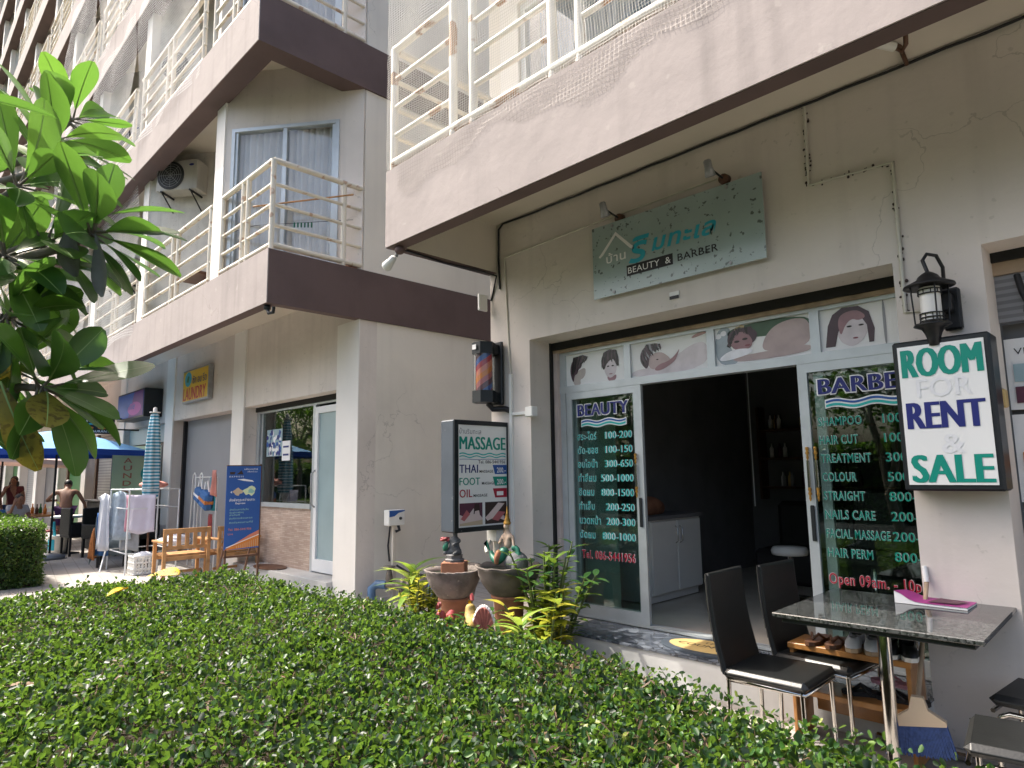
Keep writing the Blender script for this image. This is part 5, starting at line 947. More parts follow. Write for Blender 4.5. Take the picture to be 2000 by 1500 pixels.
def hen(label,x,y,s,rz,b,c,up):
    t = thing('hen_ornament',label,'ornament',(x,y,.24)); M3 = Matrix.Rotation(rz,3,'Z'); tr = lambda *p: Vector((x,y,.24))+M3@Vector(p)*s
    q = MB(); q.bevbox((x,y,.12),(.24,.18,.24),Matrix.Rotation(rz*.3,3,'Z'),.01); tag(q.build('clay_block','terracotta'),'clay block carrying the '+label.split(' hen')[0]+' hen','block')
    q = MB(); q.skin([tr(0,0,.20),tr(.12,0,.22),tr(.19,0,.36),tr(.20,0,.45),tr(-.14,0,.24),tr(-.26,0,.36),tr(.02,0,.06)],[(0,1),(1,2),(2,3),(0,4),(4,5),(0,6)],[.14*s,.12*s,.07*s,.065*s,.10*s,.04*s,.10*s]); q.build('body',b,t)
    q = MB(); q.prism([(0,0),(.03,.06),(.06,.03),(.09,.07),(.12,.02),(.15,.04),(.14,-.02)],tr(.13,-.012,.49),M3@X3*s,Z3*s,.024*s); q.ell(tr(.25,0,.39),(.022*s,.02*s,.04*s)); q.build('comb',c,t); q = MB(); q.lathe([(.022*s,0),(0,.05*s)],tr(.25,0,.45),8,ax=M3@Matrix.Rotation(R(90),3,'Y')); q.build('beak','ink_yellow',t)
hen('red glazed hen ornament in front of the left bowl foot',-4.50,3.62,.60,R(-60),'hen_red','hen_red',0); hen('yellow speckled hen ornament between the two bowl feet',-4.22,3.68,.68,R(150),'hen_yellow','hen_red',0)
sl_ = thing('shell_ornament','red and white scallop shell ornament standing in the hedge edge','ornament',(-3.75,3.38,.45)); n = 12; q = MB(); q2 = MB(); c = Vector((-3.75,3.38,.46)); uu = Vector((.75,.6,0)).normalized(); nn_ = Vector((.6,-.75,0))
P = [c]+[c+uu*(.09*math.cos(R(25+130*i/n)))*.9+Z3*(.19*math.sin(R(25+130*i/n)))+nn_*.03*((i%2)*.5) for i in range(n+1)]
for i in range(1,n+1): q.add([P[0],P[i],P[i+1],P[0]+nn_*.05,P[i]+nn_*.07,P[i+1]+nn_*.07],[(0,1,2),(5,4,3),(1,4,5,2)])
q.build('shell','shell_red',sl_)
for i in range(1,n+1): q2.ell((P[i]+P[i+1])*.5+nn_*.035,(.016,.016,.02),nu=7,nv=5)
q2.build('rim','shell_white',sl_)

# ------------------------------------------------------------------ potted plants
def clump(name,label,x,y,z0,h,n,L,W,mt,spread,stem='stem_green',pot=None,shape='lance',droop=.3,cat='plant',nst=1):
    t = thing(name,label,cat,(x,y,0)); q = MB(); qs = MB()
    if pot: r,ph,pmt = pot; p_ = MB(); p_.lathe([(r*.7,0),(r,ph-.03),(r*1.08,ph-.03),(r*1.08,ph),(r*.95,ph),(r*.9,ph-.04),(0,ph-.04)],(x,y,z0),20); p_.build('pot',pmt,t); z0 += ph-.05
    for s in range(nst):
        a0 = random.uniform(0,6.28); rr = spread*.35*math.sqrt(random.random()) if nst > 1 else 0; lean = Vector((math.cos(a0),math.sin(a0),0))*spread*(.35 if nst > 1 else 0)*random.random(); b = Vector((x+rr*math.cos(a0),y+rr*math.sin(a0),z0)); hh = h*random.uniform(.65,1.)
        qs.tube([b+(lean+Z3*hh)*t_ +lean*.4*t_*t_ for t_ in (0,.35,.7,1)],[.014,.012,.010,.006] if nst > 1 else [.022,.02,.018,.012],6)
        for i in range(n):
            f = (i+.5)/n; p = b+(lean+Z3*hh)*(f if nst > 1 else .45+.55*f)+lean*.4*f*f; a = a0+i*2.4+random.uniform(-.3,.3); up = random.uniform(.15,.7) if shape != 'strap' else .25+.9*f
            d = Vector((math.cos(a),math.sin(a),up)); nr = Vector((-math.cos(a)*up,-math.sin(a)*up,1)); bigleaf(q,p,d,nr,L*random.uniform(.7,1.1),W*random.uniform(.8,1.1),droop*random.uniform(.6,1.4),.12,6,shape)
    qs.build('stem',stem,t); q.build('foliage',mt,t); return t
clump('dracaena','pale green dracaena with long arching leaves left of the bowls','x',0,0,0,0,0,0,0,'strap_leaf',0) if False else None
clump('dracaena','pale green dracaena with long arching leaves beside the pump',-5.86,4.27,.0,.70,22,.40,.095,'strap_leaf',.1,shape='strap',droop=.6)
clump('croton','yellow speckled croton shrub crowded behind the left bowl',-5.58,4.18,.0,.66,22,.13,.045,'croton_leaf',.40,nst=18,droop=.2)
clump('croton','small tall yellow croton shoot behind the dracaena',-5.5,4.6,.3,.55,18,.10,.03,'croton_leaf',.12,nst=3,droop=.2)
clump('potted_plant','leafy green plant in a clay pot between the two bowls',-4.35,3.85,.0,.22,12,.16,.045,'glossy_leaf',.22,pot=(.13,.30,'terracotta'),nst=6,droop=.4)
clump('potted_plant','tall glossy dark green plant in a pot at the shop recess',-3.98,4.30,.0,.78,20,.16,.07,'glossy_leaf',.56,pot=(.17,.28,'grey_clay'),nst=12,droop=.2)
clump('potted_plant','bright yellow green leafy shrub in front of the dark glossy plant',-3.80,4.05,.0,.52,14,.18,.08,'croton_leaf',.42,pot=(.14,.24,'grey_clay'),nst=9,droop=.3)
clump('lily_plant','strappy light green plant at the hedge edge by the shell',-3.62,3.62,.22,.30,16,.30,.05,'strap_leaf',.12,shape='strap',droop=.5)
clump('lily_plant','low green strap-leaved plant right of the hen ornaments',-3.95,3.72,.12,.28,14,.24,.04,'glossy_leaf',.12,shape='strap',droop=.5)
q = MB(); q.lathe([(.10,0),(.18,.35),(.21,.58),(.23,.60),(.19,.60),(.18,.56),(0,.55)],(-5.9,4.95,0),22); tag(q.build('clay_pot','grey_clay'),'dark wide clay pot standing behind the dracaena','pot')
# ------------------------------------------------------------------ things along the left shops
def make_bench():
    t = thing('wooden_bench','x','bench',(0,0,0))  # backrest towards +X, seat towards -X, length along Y
    q = MB(); 
    for i in range(3): q.bevbox((-.10-.15*i,0,.43),(.135,.62,.03),b=.004)
    q.build('seat','pine_wood',t)
    q = MB(); q.bevbox((.02,0,.80),(.035,.70,.075),b=.006); q.bevbox((.0,0,.545),(.03,.62,.06),b=.006)
    for k in range(5): q.bevbox((.01,-.24+.12*k,.67),(.02,.06,.22),b=.003)
    q.build('backrest','pine_wood',t)
    for s in (-1,1):
        q = MB(); q.bevbox((.015,s*.325,.42),(.05,.05,.84),b=.005); q.build('leg','pine_wood',t); q = MB(); q.bevbox((-.44,s*.325,.31),(.05,.05,.62),Matrix.Rotation(s*.0,3,'X'),.005); q.build('leg','pine_wood',t); q = MB(); q.bevbox((-.22,s*.325,.635),(.55,.075,.03),b=.005); q.build('armrest','pine_wood',t)
    q = MB(); q.bevbox((-.2,0,.16),(.04,.62,.04),b=.004); q.bevbox((-.02,0,.38),(.03,.6,.06),b=.004); q.bevbox((-.42,0,.38),(.03,.6,.06),b=.004); q.build('stretcher','pine_wood',t); return t
b1 = make_bench(); place(b1,(-11.1,3.76,0),0,'pine slatted bench seen from behind, nearest the striped parasol','pine benches'); b2 = copy_tree(b1); place(b2,(-11.0,4.53,0),R(4),'second pine bench half hidden behind the blue banner','pine benches')
# blue banner on brown stand
bn = thing('express_banner','blue upright advertising banner with island maps on a brown wooden stand','banner',(-9.6,4.0,0)); x = -9.6; y0_,y1_ = 3.745,4.24; zb_,zt_ = .60,1.77
def bp_(a,z,o=.0): return (x+o,y0_+(y1_-y0_)*a,zb_+(zt_-zb_)*z)
g = Matrix; q = MB()
q.add([bp_(a,z) for a in (0,1) for z in (0,1)]+[bp_(a,z,.006) for a in (0,1) for z in (0,1)],[(0,1,3,2),(4,6,7,5),(0,2,6,4),(1,5,7,3),(0,4,5,1),(2,3,7,6)]); fc = q.build('sheet','ink_blue',bn)
def bl(ink,poly,l=1,name='print'): q = MB(); q.add([bp_(a,z,.0065+.0006*l) for a,z in poly],[tuple(range(len(poly)))]); q.build(name,'ink_'+ink,fc)
bl('orange',[(0,0),(1,.02),(1,.17),(.9,.16)],1); bl('coral',[(.0,.0),(1,.17),(1,.215),(.72,.165)],2); bl('white',[(.05,.02),(1,.155),(1,.165),(.05,.03)],3)
q = MB()
for i in range(12): a = .35+.055*i; q.add([bp_(a,.01,.008),bp_(a+.012,.01,.008),bp_(a+.012,.01+.12*(a-.1),.008),bp_(a,.01+.12*(a-.1),.008)],[(0,1,2,3)])
q.build('print','ink_beige',fc)
def blob(cx,cz,rx,rz,n=14,j=.35): return [(cx+rx*math.cos(k*6.283/n)*random.uniform(1-j,1+j),cz+rz*math.sin(k*6.283/n)*random.uniform(1-j,1+j)) for k in range(n)]
bl('pgreen',blob(.70,.70,.19,.055),1,'map'); bl('beige',blob(.33,.69,.12,.045),1,'map'); bl('mint',blob(.72,.69,.10,.03),2,'map'); bl('white',[(.30,.84),(.5,.82),(.8,.805),(.75,.825),(.5,.845)],1,'boat'); bl('white',[(.12,.685),(.16,.70),(.17,.67)],1,'map'); bl('dkbrown',[(.08,.93),(.25,.93),(.22,.9),(.1,.9)],1,'emblem'); bl('dkbrown',[(.28,.9),(.42,.95),(.48,.9)],1,'emblem')
A = lambda a,z: Vector(bp_(a,z,.0075)); wy = y1_-y0_
lay(fc,'white',lambda q: (q.text('E X P R E S S',A(.08,.865),Y3,Z3,.2,.02,.01), q.text('แพ็คเกจทัวร์',A(.5,.955),Y3,Z3,.2,.02,.01), q.text('เรือด่วน',A(.6,.925),Y3,Z3,.14,.018,.008), q.text('ส่งพัสดุระหว่างเกาะ',A(.10,.575),Y3,Z3,.37,.035,.012), q.text('Express',A(.28,.54),Y3,Z3,.14,.024,.02)))
lay(fc,'mint',lambda q: [q.text(s,A(.12,z),Y3,Z3,w_,.022,.01) for s,z,w_ in (('ส่งด่วนภายในวัน',.465,.27),('รับฝากพัสดุ',.43,.20),('ส่งถึงที่',.40,.15),('มีบริการเรือและรถ',.36,.33),('ติดต่อสอบถามที่นี่',.31,.34))]); lay(fc,'coral',lambda q: (q.text('Tel. 086-5441956',A(.10,.225),Y3,Z3,.33,.03,.015), q.text('Line',A(.10,.175),Y3,Z3,.07,.026,.01)))
q = MB(); q.bevbox((x-.02,y1_+.01,.90),(.03,.025,1.80),b=.004); q.bevbox((x-.02,y0_+.03,.45),(.03,.025,.9),b=.004); q.bevbox((x-.02,4.0,1.775),(.025,.50,.02),b=.004); q.bevbox((x-.02,4.0,.5),(.03,.5,.03),b=.004); q.bevbox((x-.25,y1_-.05,.42),(.03,.025,.84),Matrix.Rotation(R(25),3,'Y'),.004); q.bevbox((x-.25,y0_+.06,.42),(.03,.025,.84),Matrix.Rotation(R(25),3,'Y'),.004); q.build('stand','brown_wood',bn)
# striped closed parasol
ps = thing('closed_parasol','closed blue and white striped parasol on a stand by the pine bench','parasol',(-12.9,3.72,0)); n = 40; q = MB(); prof = [(.03,2.77),(.06,2.74),(.085,2.5),(.105,2.2),(.12,1.9),(.125,1.6),(.13,1.4),(.115,1.28)]; vs = []; fs = []
for r_,z in prof:
    for k in range(n): a = 6.283*k/n; rr = r_*(1+.18*math.cos(a*6+z*1.2)); vs.append((-12.9+rr*math.cos(a),3.72+rr*math.sin(a),z))
for i in range(len(prof)-1):
    for k in range(n): fs.append((i*n+k,i*n+(k+1)%n,(i+1)*n+(k+1)%n,(i+1)*n+k))
q.add(vs,fs,True); q.build('canopy','stripe_cloth',ps); q = MB(); q.lathe([(.0,2.88),(.03,2.87),(.035,2.80),(.09,2.79),(.09,2.775),(0,2.77)],(-12.9,3.72,0),14); q.build('finial','white_plastic',ps)
q = MB(); q.tube([(-12.9,3.72,0),(-12.9,3.72,1.35)],.02,8); q.build('pole','brown_wood',ps); q = MB(); q.lathe([(.11,1.28),(.07,1.2),(.05,1.12),(.02,1.10)],(-12.9,3.72,0),16); q.build('hem','white_paint',ps)
bk = thing('laundry_basket','white plastic laundry basket at the foot of the striped parasol','basket',(-12.75,3.62,0)); q = MB()
for k in range(4):
    a0 = k*math.pi/2; u_ = Vector((math.cos(a0),math.sin(a0),0)); v_ = Vector((-u_.y,u_.x,0))
    for i in range(7): q.bevbox(Vector((-12.75,3.62,.16))+u_*.18+v_*(-.16+.053*i),(.012,.03,.30) if k%2 == 0 else (.03,.012,.30),b=.003)
    for z in (.02,.10,.2,.30): q.bevbox(Vector((-12.75,3.62,z))+u_*.18,(.02,.37,.03) if k%2 == 0 else (.37,.02,.03),b=.004)
q.box(-12.92,-12.58,3.45,3.79,0,.015); q.build('frame','white_plastic',bk); q = MB(); q.ell((-12.75,3.62,.30),(.15,.15,.07)); q.build('laundry','cloth_white',bk)
# drying rack with clothes
dr_ = thing('drying_rack','white metal drying rack loaded with washed clothes by the parasol','drying rack',(-13.4,3.6,0)); q = MB()
xr0,xr1,yr0,yr1 = -13.9,-12.75,3.35,4.15
for x_,y_ in ((xr0,yr0),(xr0,yr1),(xr1,yr0),(xr1,yr1)): q.tube([(x_,y_,0),(x_,y_,1.42)],.014,6)
for z in (1.42,1.1,.35): q.tube([(xr0,yr0,z),(xr0,yr1,z),(xr1,yr1,z),(xr1,yr0,z),(xr0,yr0,z)],.011,6)
for k in range(5): y_ = yr0+.16*(k+.5); q.tube([(xr0,y_,1.42),(xr1,y_,1.42)],.008,5)
q.tube([(xr0,yr0,.5),(-13.5,yr0-.2,0)],.013,6); q.build('frame','white_metal' if 'white_metal' in MATS else 'white_frame',dr_)
def cloth(name,label,x0,y0,x1,y1,zt,zb,mt,amp=.03,n=22,cat='cloth',taper=0.,sl=False):
    """a cloth hanging from the line x0,y0 - x1,y1, in folds, with real thickness"""
    q = MB(); a,b = Vector((x0,y0,0)),Vector((x1,y1,0)); u_ = (b-a).normalized(); nn = Vector((-u_.y,u_.x,0)); m_ = 8; ph = random.random()*6
    def pt(i,j):
        s = i/n; t = j/m_; w_ = .5+(s-.5)*(1-taper*(1-t)); return a+(b-a)*w_+nn*(amp*t**.6*(math.sin(s*11+ph)+.5*math.sin(s*19+t*2)))+Z3*(zt+(zb-zt)*t-(.05*abs(s-.5)*2*(1-t) if sl else 0)+.02*math.sin(s*7+ph)*t)
    for i in range(n):
        for j in range(m_): q.quad(pt(i,j),pt(i,j+1),pt(i+1,j+1),pt(i+1,j))
    return tag(q.build(name,mt,solid=.012,smooth=True),label,cat)
cloth('shirt','grey blue checked shirt at the left end of the drying rack',-13.7,3.22,-13.2,3.55,1.40,.55,'cloth_shirt',.05,22,'shirt',.5,True)
cloth('shirt','long pale lilac shirt hanging at the very left of the rack',-13.85,3.12,-13.55,3.3,1.36,.36,'cloth_white',.05,22,'shirt',.4,True)
cloth('trousers','grey trousers below the checked shirt on the rack',-13.5,3.45,-13.1,3.62,.95,.36,'cloth_grey',.03,22,'trousers')
cloth('towel','pink towel between the shirt and the white sheet',-13.1,3.4,-12.95,3.5,1.33,.72,'cloth_pink',.03,22,'towel')
cloth('bedsheet','pale lilac sheet folded over the right end of the rack',-12.98,3.40,-12.66,3.74,1.33,.68,'cloth_lilac',.025,22,'sheet')
cloth('trousers','blue trousers hanging low behind the long shirt',-14.1,3.2,-13.8,3.35,1.0,.25,'cloth_blue',.04,22,'trousers')
q = MB(); q.ell((-13.2,3.85,1.50),(.42,.22,.07),nu=16); tag(q.build('blanket','cloth_coral'),'coral pink blanket lying across the top of the rack','blanket')
q = MB(); q.ell((-12.3,3.95,.55),(.30,.28,.08),nu=16); q.ell((-12.25,3.98,.60),(.22,.2,.06)); tag(q.build('folded_laundry','cloth_white'),'white folded laundry pile behind the bench back','laundry')
# steel garment stand with hanging bags
gsn = thing('garment_stand','thin white garment stand in front of the grey shutter','stand',(-12.7,4.6,0)); q = MB()
for x_ in (-13.25,-12.9): q.tube([(x_-.12,4.55,0),(x_,4.55,1.66),(x_+.06,4.55,1.70),(x_+.12,4.55,1.66),(x_+.16,4.55,0)],.012,6)
q.tube([(-13.1,4.55,1.62),(-11.95,4.5,1.62)],.010,6); q.tube([(-11.95,4.5,1.62),(-11.95,4.5,0)],.012,6); q.build('frame','white_frame',gsn)
def bag(label,x,y,z,s,mt,band):
    t = thing('hanging_bag',label,'bag',(x,y,z)); q = MB(); q.bevbox((x,y,z+.17*s),(.34*s,.16*s,.32*s),Matrix.Rotation(R(18),3,'Y'),.04*s); q.build('body',mt,t); q = MB(); q.bevbox((x,y-.003,z+.17*s),(.352*s,.165*s,.07*s),Matrix.Rotation(R(18),3,'Y'),.01); q.build('band',band,t); q = MB(); q.tube([(x-.1*s,y,z+.30*s),(x-.05*s,y,z+.5*s),(x+.05*s,y,z+.52*s),(x+.14*s,y,z+.32*s)],.012,6); q.build('strap','ink_white',t)
bag('blue and white bag hanging at the left of the garment stand',-12.52,4.42,1.16,.8,'cloth_blue','cloth_white'); bag('blue bag with orange band hanging low beside the banner',-12.15,4.40,1.06,.95,'cloth_blue','cloth_orange')
cloth('sarong','teal sarong hanging behind the orange banded bag',-12.25,4.5,-11.95,4.5,1.62,1.05,'cloth_teal',.04,22,'cloth'); cloth('sarong','coral sarong at the top right of the garment stand',-12.05,4.46,-11.85,4.44,1.74,1.3,'cloth_coral',.04,22,'cloth'); cloth('sarong','crimson patterned sarong hanging lowest behind the banner',-12.2,4.48,-12.0,4.46,.98,.55,'hen_red',.03,22,'cloth')
# wicker furniture and terrace
def make_wicker():
    t = thing('wicker_chair','x','chair',(0,0,0)); q = MB(); q.bevbox((0,0,.42),(.50,.50,.08),b=.02); q.build('seat','black_wicker',t); q = MB(); q.bevbox((-.23,0,.72),(.06,.50,.58),b=.02); q.build('backrest','black_wicker',t)
    for s in (-1,1): q = MB(); q.bevbox((0,s*.24,.56),(.46,.05,.24),b=.015); q.build('armrest','black_wicker',t)
    for sx in (-1,1):
        for sy in (-1,1): q = MB(); q.bevbox((sx*.21,sy*.21,.2),(.045,.045,.40),b=.006); q.build('leg','black_metal',t)
    return t
wc = make_wicker(); WL = [(-16.2,3.75,20,'black wicker armchair nearest the draped chair'),(-16.7,4.35,-160,'black wicker armchair against the banner side of the terrace'),(-17.0,3.5,100,'black wicker armchair beside the white bucket'),(-15.3,4.3,180,'black wicker armchair partly behind the drying rack')]
for i,(x_,y_,a,l) in enumerate(WL): o = wc if i == 0 else copy_tree(wc); place(o,(x_,y_,0),R(a),l,'wicker armchairs on the terrace')
dc = copy_tree(wc); place(dc,(-14.35,3.55,0),R(-20),'black chair draped with a grey blue cloth in front of the terrace','wicker armchairs on the terrace'); 
q = MB(); cc = Vector((-14.35,3.55,0)); MR = Matrix.Rotation(R(-20),3,'Z')
prof = [(-.32,.42),(-.30,.80),(-.27,1.02),(-.20,1.02),(-.15,.75),(.0,.52),(.25,.50),(.31,.42),(.33,.22)]
n = 16
for j in range(len(prof)-1):
    for i in range(n):
        def pt(i,j): x_,z_ = prof[j]; s = i/n; w_ = -.33+.66*s; ed = max(0,abs(w_)-.27); return cc+MR@Vector((x_+.015*math.sin(i*1.5+j),w_,z_-ed*2.2+.012*math.sin(i*2.1+j*1.3)))
        q.quad(pt(i,j),pt(i+1,j),pt(i+1,j+1),pt(i,j+1))
tag(q.build('drape_cloth','cloth_bluegrey',solid=.012,smooth=True),'grey blue cloth draped over the black chair','cloth')
cloth('towel','orange brown towel hanging over the arm of the draped chair',-14.35,3.22,-13.95,3.12,.72,.18,'cloth_orange',.05,22,'towel'); q = MB(); q.bevbox((-13.75,3.7,.06),(.10,.10,.12),b=.01); tag(q.build('wood_block','pale_wood'),'small pale wooden block on the pavement','block')
rt = thing('terrace_table','tall dark terrace counter with pale round top','table',(-17.2,3.75,0)); q = MB(); q.lathe([(0,.78),(.36,.78),(.37,.80),(.36,.82),(0,.82)],(-17.5,3.45,0),24); q.build('tabletop','white_paint',rt); q = MB(); q.lathe([(.22,0),(.22,.02),(.05,.04),(.05,.78)],(-17.5,3.45,0),14); q.build('leg','black_metal',rt)
ct = thing('counter','long black wicker counter in front of the restaurant','counter',(-17.4,4.35,0)); q = MB(); q.bevbox((-17.6,4.2,.55),(1.7,.5,1.1),b=.02); q.build('body','black_wicker',ct); q = MB(); q.bevbox((-17.6,4.2,1.12),(1.8,.6,.04),b=.01); q.build('worktop','black_plastic',ct)
q = MB(); q.bevbox((-17.3,4.1,1.18),(.5,.25,.08),b=.01); tag(q.build('paper_box','white_paint'),'white paper box lying on the black counter','box')
bu = thing('paint_bucket','white bucket with blue print standing by the box hedge','bucket',(-17.6,3.28,0)); q = MB(); q.lathe([(0,0),(.17,0),(.20,.38),(.21,.38),(.21,.40),(.19,.40),(.18,.03),(0,.03)],(-17.6,3.28,0),22); q.build('body','white_plastic',bu); q = MB(); q.lathe([(.181,.08),(.199,.32)],(-17.6,3.28,0),22); q.f = q.f[11:20]; q.sm = q.sm[11:20]; q.build('print','ink_skyblue',bu); q = MB(); q.tube([(-17.55,3.2,.3),(-17.5,3.15,.7)],.03,6); q.build('brush','ink_skyblue',bu)
pst = thing('plastic_stool','bright red plastic stool beside the bucket','stool',(-18.3,3.2,0)); q = MB(); q.lathe([(0,.44),(.17,.44),(.18,.46),(.17,.48),(0,.48)],(-18.3,3.2,0),18); q.build('seat','hen_red',pst)
for k in range(4): a = k*1.571+.7; q = MB(); q.tube([(-18.3+.12*math.cos(a),3.2+.12*math.sin(a),.44),(-18.3+.17*math.cos(a),3.2+.17*math.sin(a),0)],.02,6); q.build('leg','hen_red',pst)
wt = thing('cafe_table','wooden cafe table in front of the seated guests','table',(-20.0,3.4,0)); q = MB(); q.bevbox((-20.0,3.4,.76),(1.5,.8,.05),b=.01); q.build('tabletop','honey_wood',wt)
for sx in (-1,1):
    for sy in (-1,1): q = MB(); q.bevbox((-20.0+sx*.68,3.4+sy*.33,.37),(.07,.07,.74),b=.01); q.build('leg','brown_wood',wt)
for i in range(4): x_ = -20.4+.28*i; y_ = 3.2+.12*(i%2); q = MB(); q.lathe([(0,0),(.035,0),(.04,.11),(.015,.17),(.014,.24),(0,.24)],(x_,y_,.786),10); tag(q.build('bottle',('ink_orange','ink_greenp','brown_wood','ink_orange')[i]),('orange bottle at the far end of the cafe table','green bottle on the cafe table','brown bottle on the cafe table','orange bottle at the near end of the cafe table')[i],'bottle')
clump('potted_plant','spiky potted plant beyond the cafe table',-23.0,4.3,0,.8,14,.5,.06,'strap_leaf',.3,pot=(.2,.4,'terracotta'),shape='strap',droop=.4)
# open umbrellas
def umbrella(label,x,y,zr,r,h,mt,border,tilt=0,n=8,zb=0):
    t = thing('umbrella',label,'umbrella',(x,y,0)); q,qb = MB(),MB(); M3 = Matrix.Rotation(tilt,3,'X'); top = Vector((x,y,zr)); P = lambda a,f: top+M3@Vector((r*f*math.cos(a),r*f*math.sin(a),h*(1-f**1.25)-.06*(1-abs(math.cos(a*n/2)))*f*0))
    for k in range(n):
        a0,a1 = 6.2832*k/n+.2,6.2832*(k+1)/n+.2
        for i in range(6):
            f0,f1 = i/6,(i+1)/6; q.quad(P(a0,f0),P(a1,f0),P(a1,f1),P(a0,f1)) if True else 0
        v0,v1 = P(a0,1),P(a1,1); (qb if border else q).quad(v0,v1,v1-Z3*.115,v0-Z3*.115)
    q.build('canopy',mt,t,solid=.006)
    if border: qb.build('border',border,t,solid=.006)
    q = MB(); q.tube([(x,y,zb),top+M3@Vector((0,0,h-.02))],.022,8); q.tube([top+M3@Vector((0,0,h-.02)),top+M3@Vector((0,0,h+.12))],[.03,.012],8); q.build('pole','black_metal',t)
    for k in range(n): a = 6.2832*k/n+.2; q = MB(); q.tube([P(a,.02)-Z3*.03,P(a,1)-Z3*.03],.009,5); q.build('rib','black_metal',t)
    q = MB(); q.lathe([(0,.12),(.1,.12),(.28,.06),(.28,0),(0,0)],(x,y,0),18); q.build('base','grey_metal',t)
umbrella('large open blue umbrella with dark blue border over the terrace',-16.6,2.95,2.20,1.75,.44,'umbrella_blue','umbrella_border'); umbrella('pale pink open umbrella below and behind the blue one',-21.2,2.6,2.15,1.9,.38,'umbrella_pink',None,R(-4))

# ------------------------------------------------------------------ people
def person(label,loc,rz,J,shirt=None,pants=None,hair='hair_black',skin='skin_tan',sleeve=.6,hairlong=0.,s=1.,dress=None):
    """one skinned body from a joint table, hands with five fingers, clothes as shells over the same joints"""
    t = thing('person',label,'person',loc); MR = Matrix.Rotation(rz,3,'Z'); tr = lambda p: Vector(loc)+MR@(Vector(p)*s)
    N = ['pel','spi','che','nek','hed','top','shL','elL','wrL','paL','shR','elR','wrR','paR','hiL','knL','anL','toL','hiR','knR','anR','toR']
    rad = dict(pel=.125,spi=.115,che=.125,nek=.052,hed=.085,top=.06,shL=.058,shR=.058,elL=.038,elR=.038,wrL=.026,wrR=.026,paL=.03,paR=.03,hiL=.09,hiR=.09,knL=.058,knR=.058,anL=.04,anR=.04,toL=.03,toR=.03)
    E = [('pel','spi'),('spi','che'),('che','nek'),('nek','hed'),('hed','top'),('che','shL'),('shL','elL'),('elL','wrL'),('wrL','paL'),('che','shR'),('shR','elR'),('elR','wrR'),('wrR','paR'),('pel','hiL'),('hiL','knL'),('knL','anL'),('anL','toL'),('pel','hiR'),('hiR','knR'),('knR','anR'),('anR','toR')]
    pts = [tr(J[k]) for k in N]; rr = [rad[k]*s for k in N]; ed = [(N.index(a),N.index(b)) for a,b in E]
    q = MB()
    for sd in 'LR':
        w_,p_ = Vector(J['wr'+sd]),Vector(J['pa'+sd]); d = (p_-w_).normalized(); sx = d.cross(Vector((.3,.2,1))).normalized(); nn = sx.cross(d)
        for k,(o,l) in enumerate([(-.03,.06),(-.01,.075),(.01,.072),(.03,.055)]):
            i0 = len(pts); pts += [tr(p_+sx*o+d*.02),tr(p_+sx*o+d*(.02+l*.55)-nn*.01),tr(p_+sx*o+d*(.02+l)-nn*.03)]; rr += [.010*s,.009*s,.007*s]; ed += [(N.index('pa'+sd),i0),(i0,i0+1),(i0+1,i0+2)]
        i0 = len(pts); pts += [tr(w_+(p_-w_)*.5+sx*.045),tr(p_+sx*.065+d*.01)]; rr += [.012*s,.009*s]; ed += [(N.index('pa'+sd),i0),(i0,i0+1)]
    q.skin(pts,ed,rr,0,1)
    hd = Vector(J['hed']); up = (Vector(J['top'])-hd).normalized(); fw = Vector(J.get('face',(1,0,0))).normalized(); sd = up.cross(fw).normalized(); fw = sd.cross(up); B = MR@Matrix((fw,sd,up)).transposed(); hc = hd+up*.03
    hp = lambda a,b,c: tr(hc)+B@Vector((a,b,c))*s
    q.ell(hp(0,0,0),(.095*s,.075*s,.115*s),B,14,10); q.ell(hp(.097,0,-.01),(.018*s,.014*s,.022*s),B,8,6); q.ell(hp(.082,0,-.06),(.014*s,.024*s,.008*s),B,8,5)
    for e in (-1,1): q.ell(hp(.0,e*.078,-.005),(.018*s,.010*s,.03*s),B,8,6)
    q.build('body',skin,t)
    q = MB()
    for e in (-1,1): q.ell(hp(.086,e*.03,.012),(.012*s,.013*s,.008*s),B,8,5)
    q.build('eyes','ink_black',t)
    q = MB(); q.ell(hp(-.02,0,.035),(.098*s,.086*s,.098*s),B,14,10)
    if hairlong: q.skin([hp(-.06,0,.02),hp(-.085,0,-.1),hp(-.08,.0,-.1-hairlong)],[(0,1),(1,2)],[.075*s,.08*s,.05*s],0,1); q.skin([hp(-.02,.075,.0),hp(-.02,.085,-.1),hp(0,.085,-.08-hairlong*.7)],[(0,1),(1,2)],[.035*s,.04*s,.025*s],0,1); q.skin([hp(-.02,-.075,.0),hp(-.02,-.085,-.1),hp(0,-.085,-.08-hairlong*.7)],[(0,1),(1,2)],[.035*s,.04*s,.025*s],0,1)
    q.build('hair',hair,t)
    def shell(nm,keys,edges,grow,mt,ends={}):
        q = MB(); k2 = list(keys); P = [tr(J[k] if k in J else k) for k in k2]; P = [tr(ends[k]) if k in ends else p for k,p in zip(k2,P)]; q.skin(P,[(k2.index(a),k2.index(b)) for a,b in edges],[(rad.get(k,.05)+grow)*s for k in k2],0,2); q.build(nm,mt,t)
    L_ = lambda a,b,f: tuple(Vector(J[a]).lerp(Vector(J[b]),f))
    if shirt: shell('shirt',['pel','spi','che','shL','shR','elL','elR'],[('pel','spi'),('spi','che'),('che','shL'),('che','shR'),('shL','elL'),('shR','elR')],.022,shirt,{'elL':L_('shL','elL',sleeve),'elR':L_('shR','elR',sleeve)})
    if pants: shell('trousers',['pel','hiL','hiR','knL','knR'],[('pel','hiL'),('pel','hiR'),('hiL','knL'),('hiR','knR')],.028,pants,{'knL':L_('hiL','knL',.9),'knR':L_('hiR','knR',.9)})
    return t
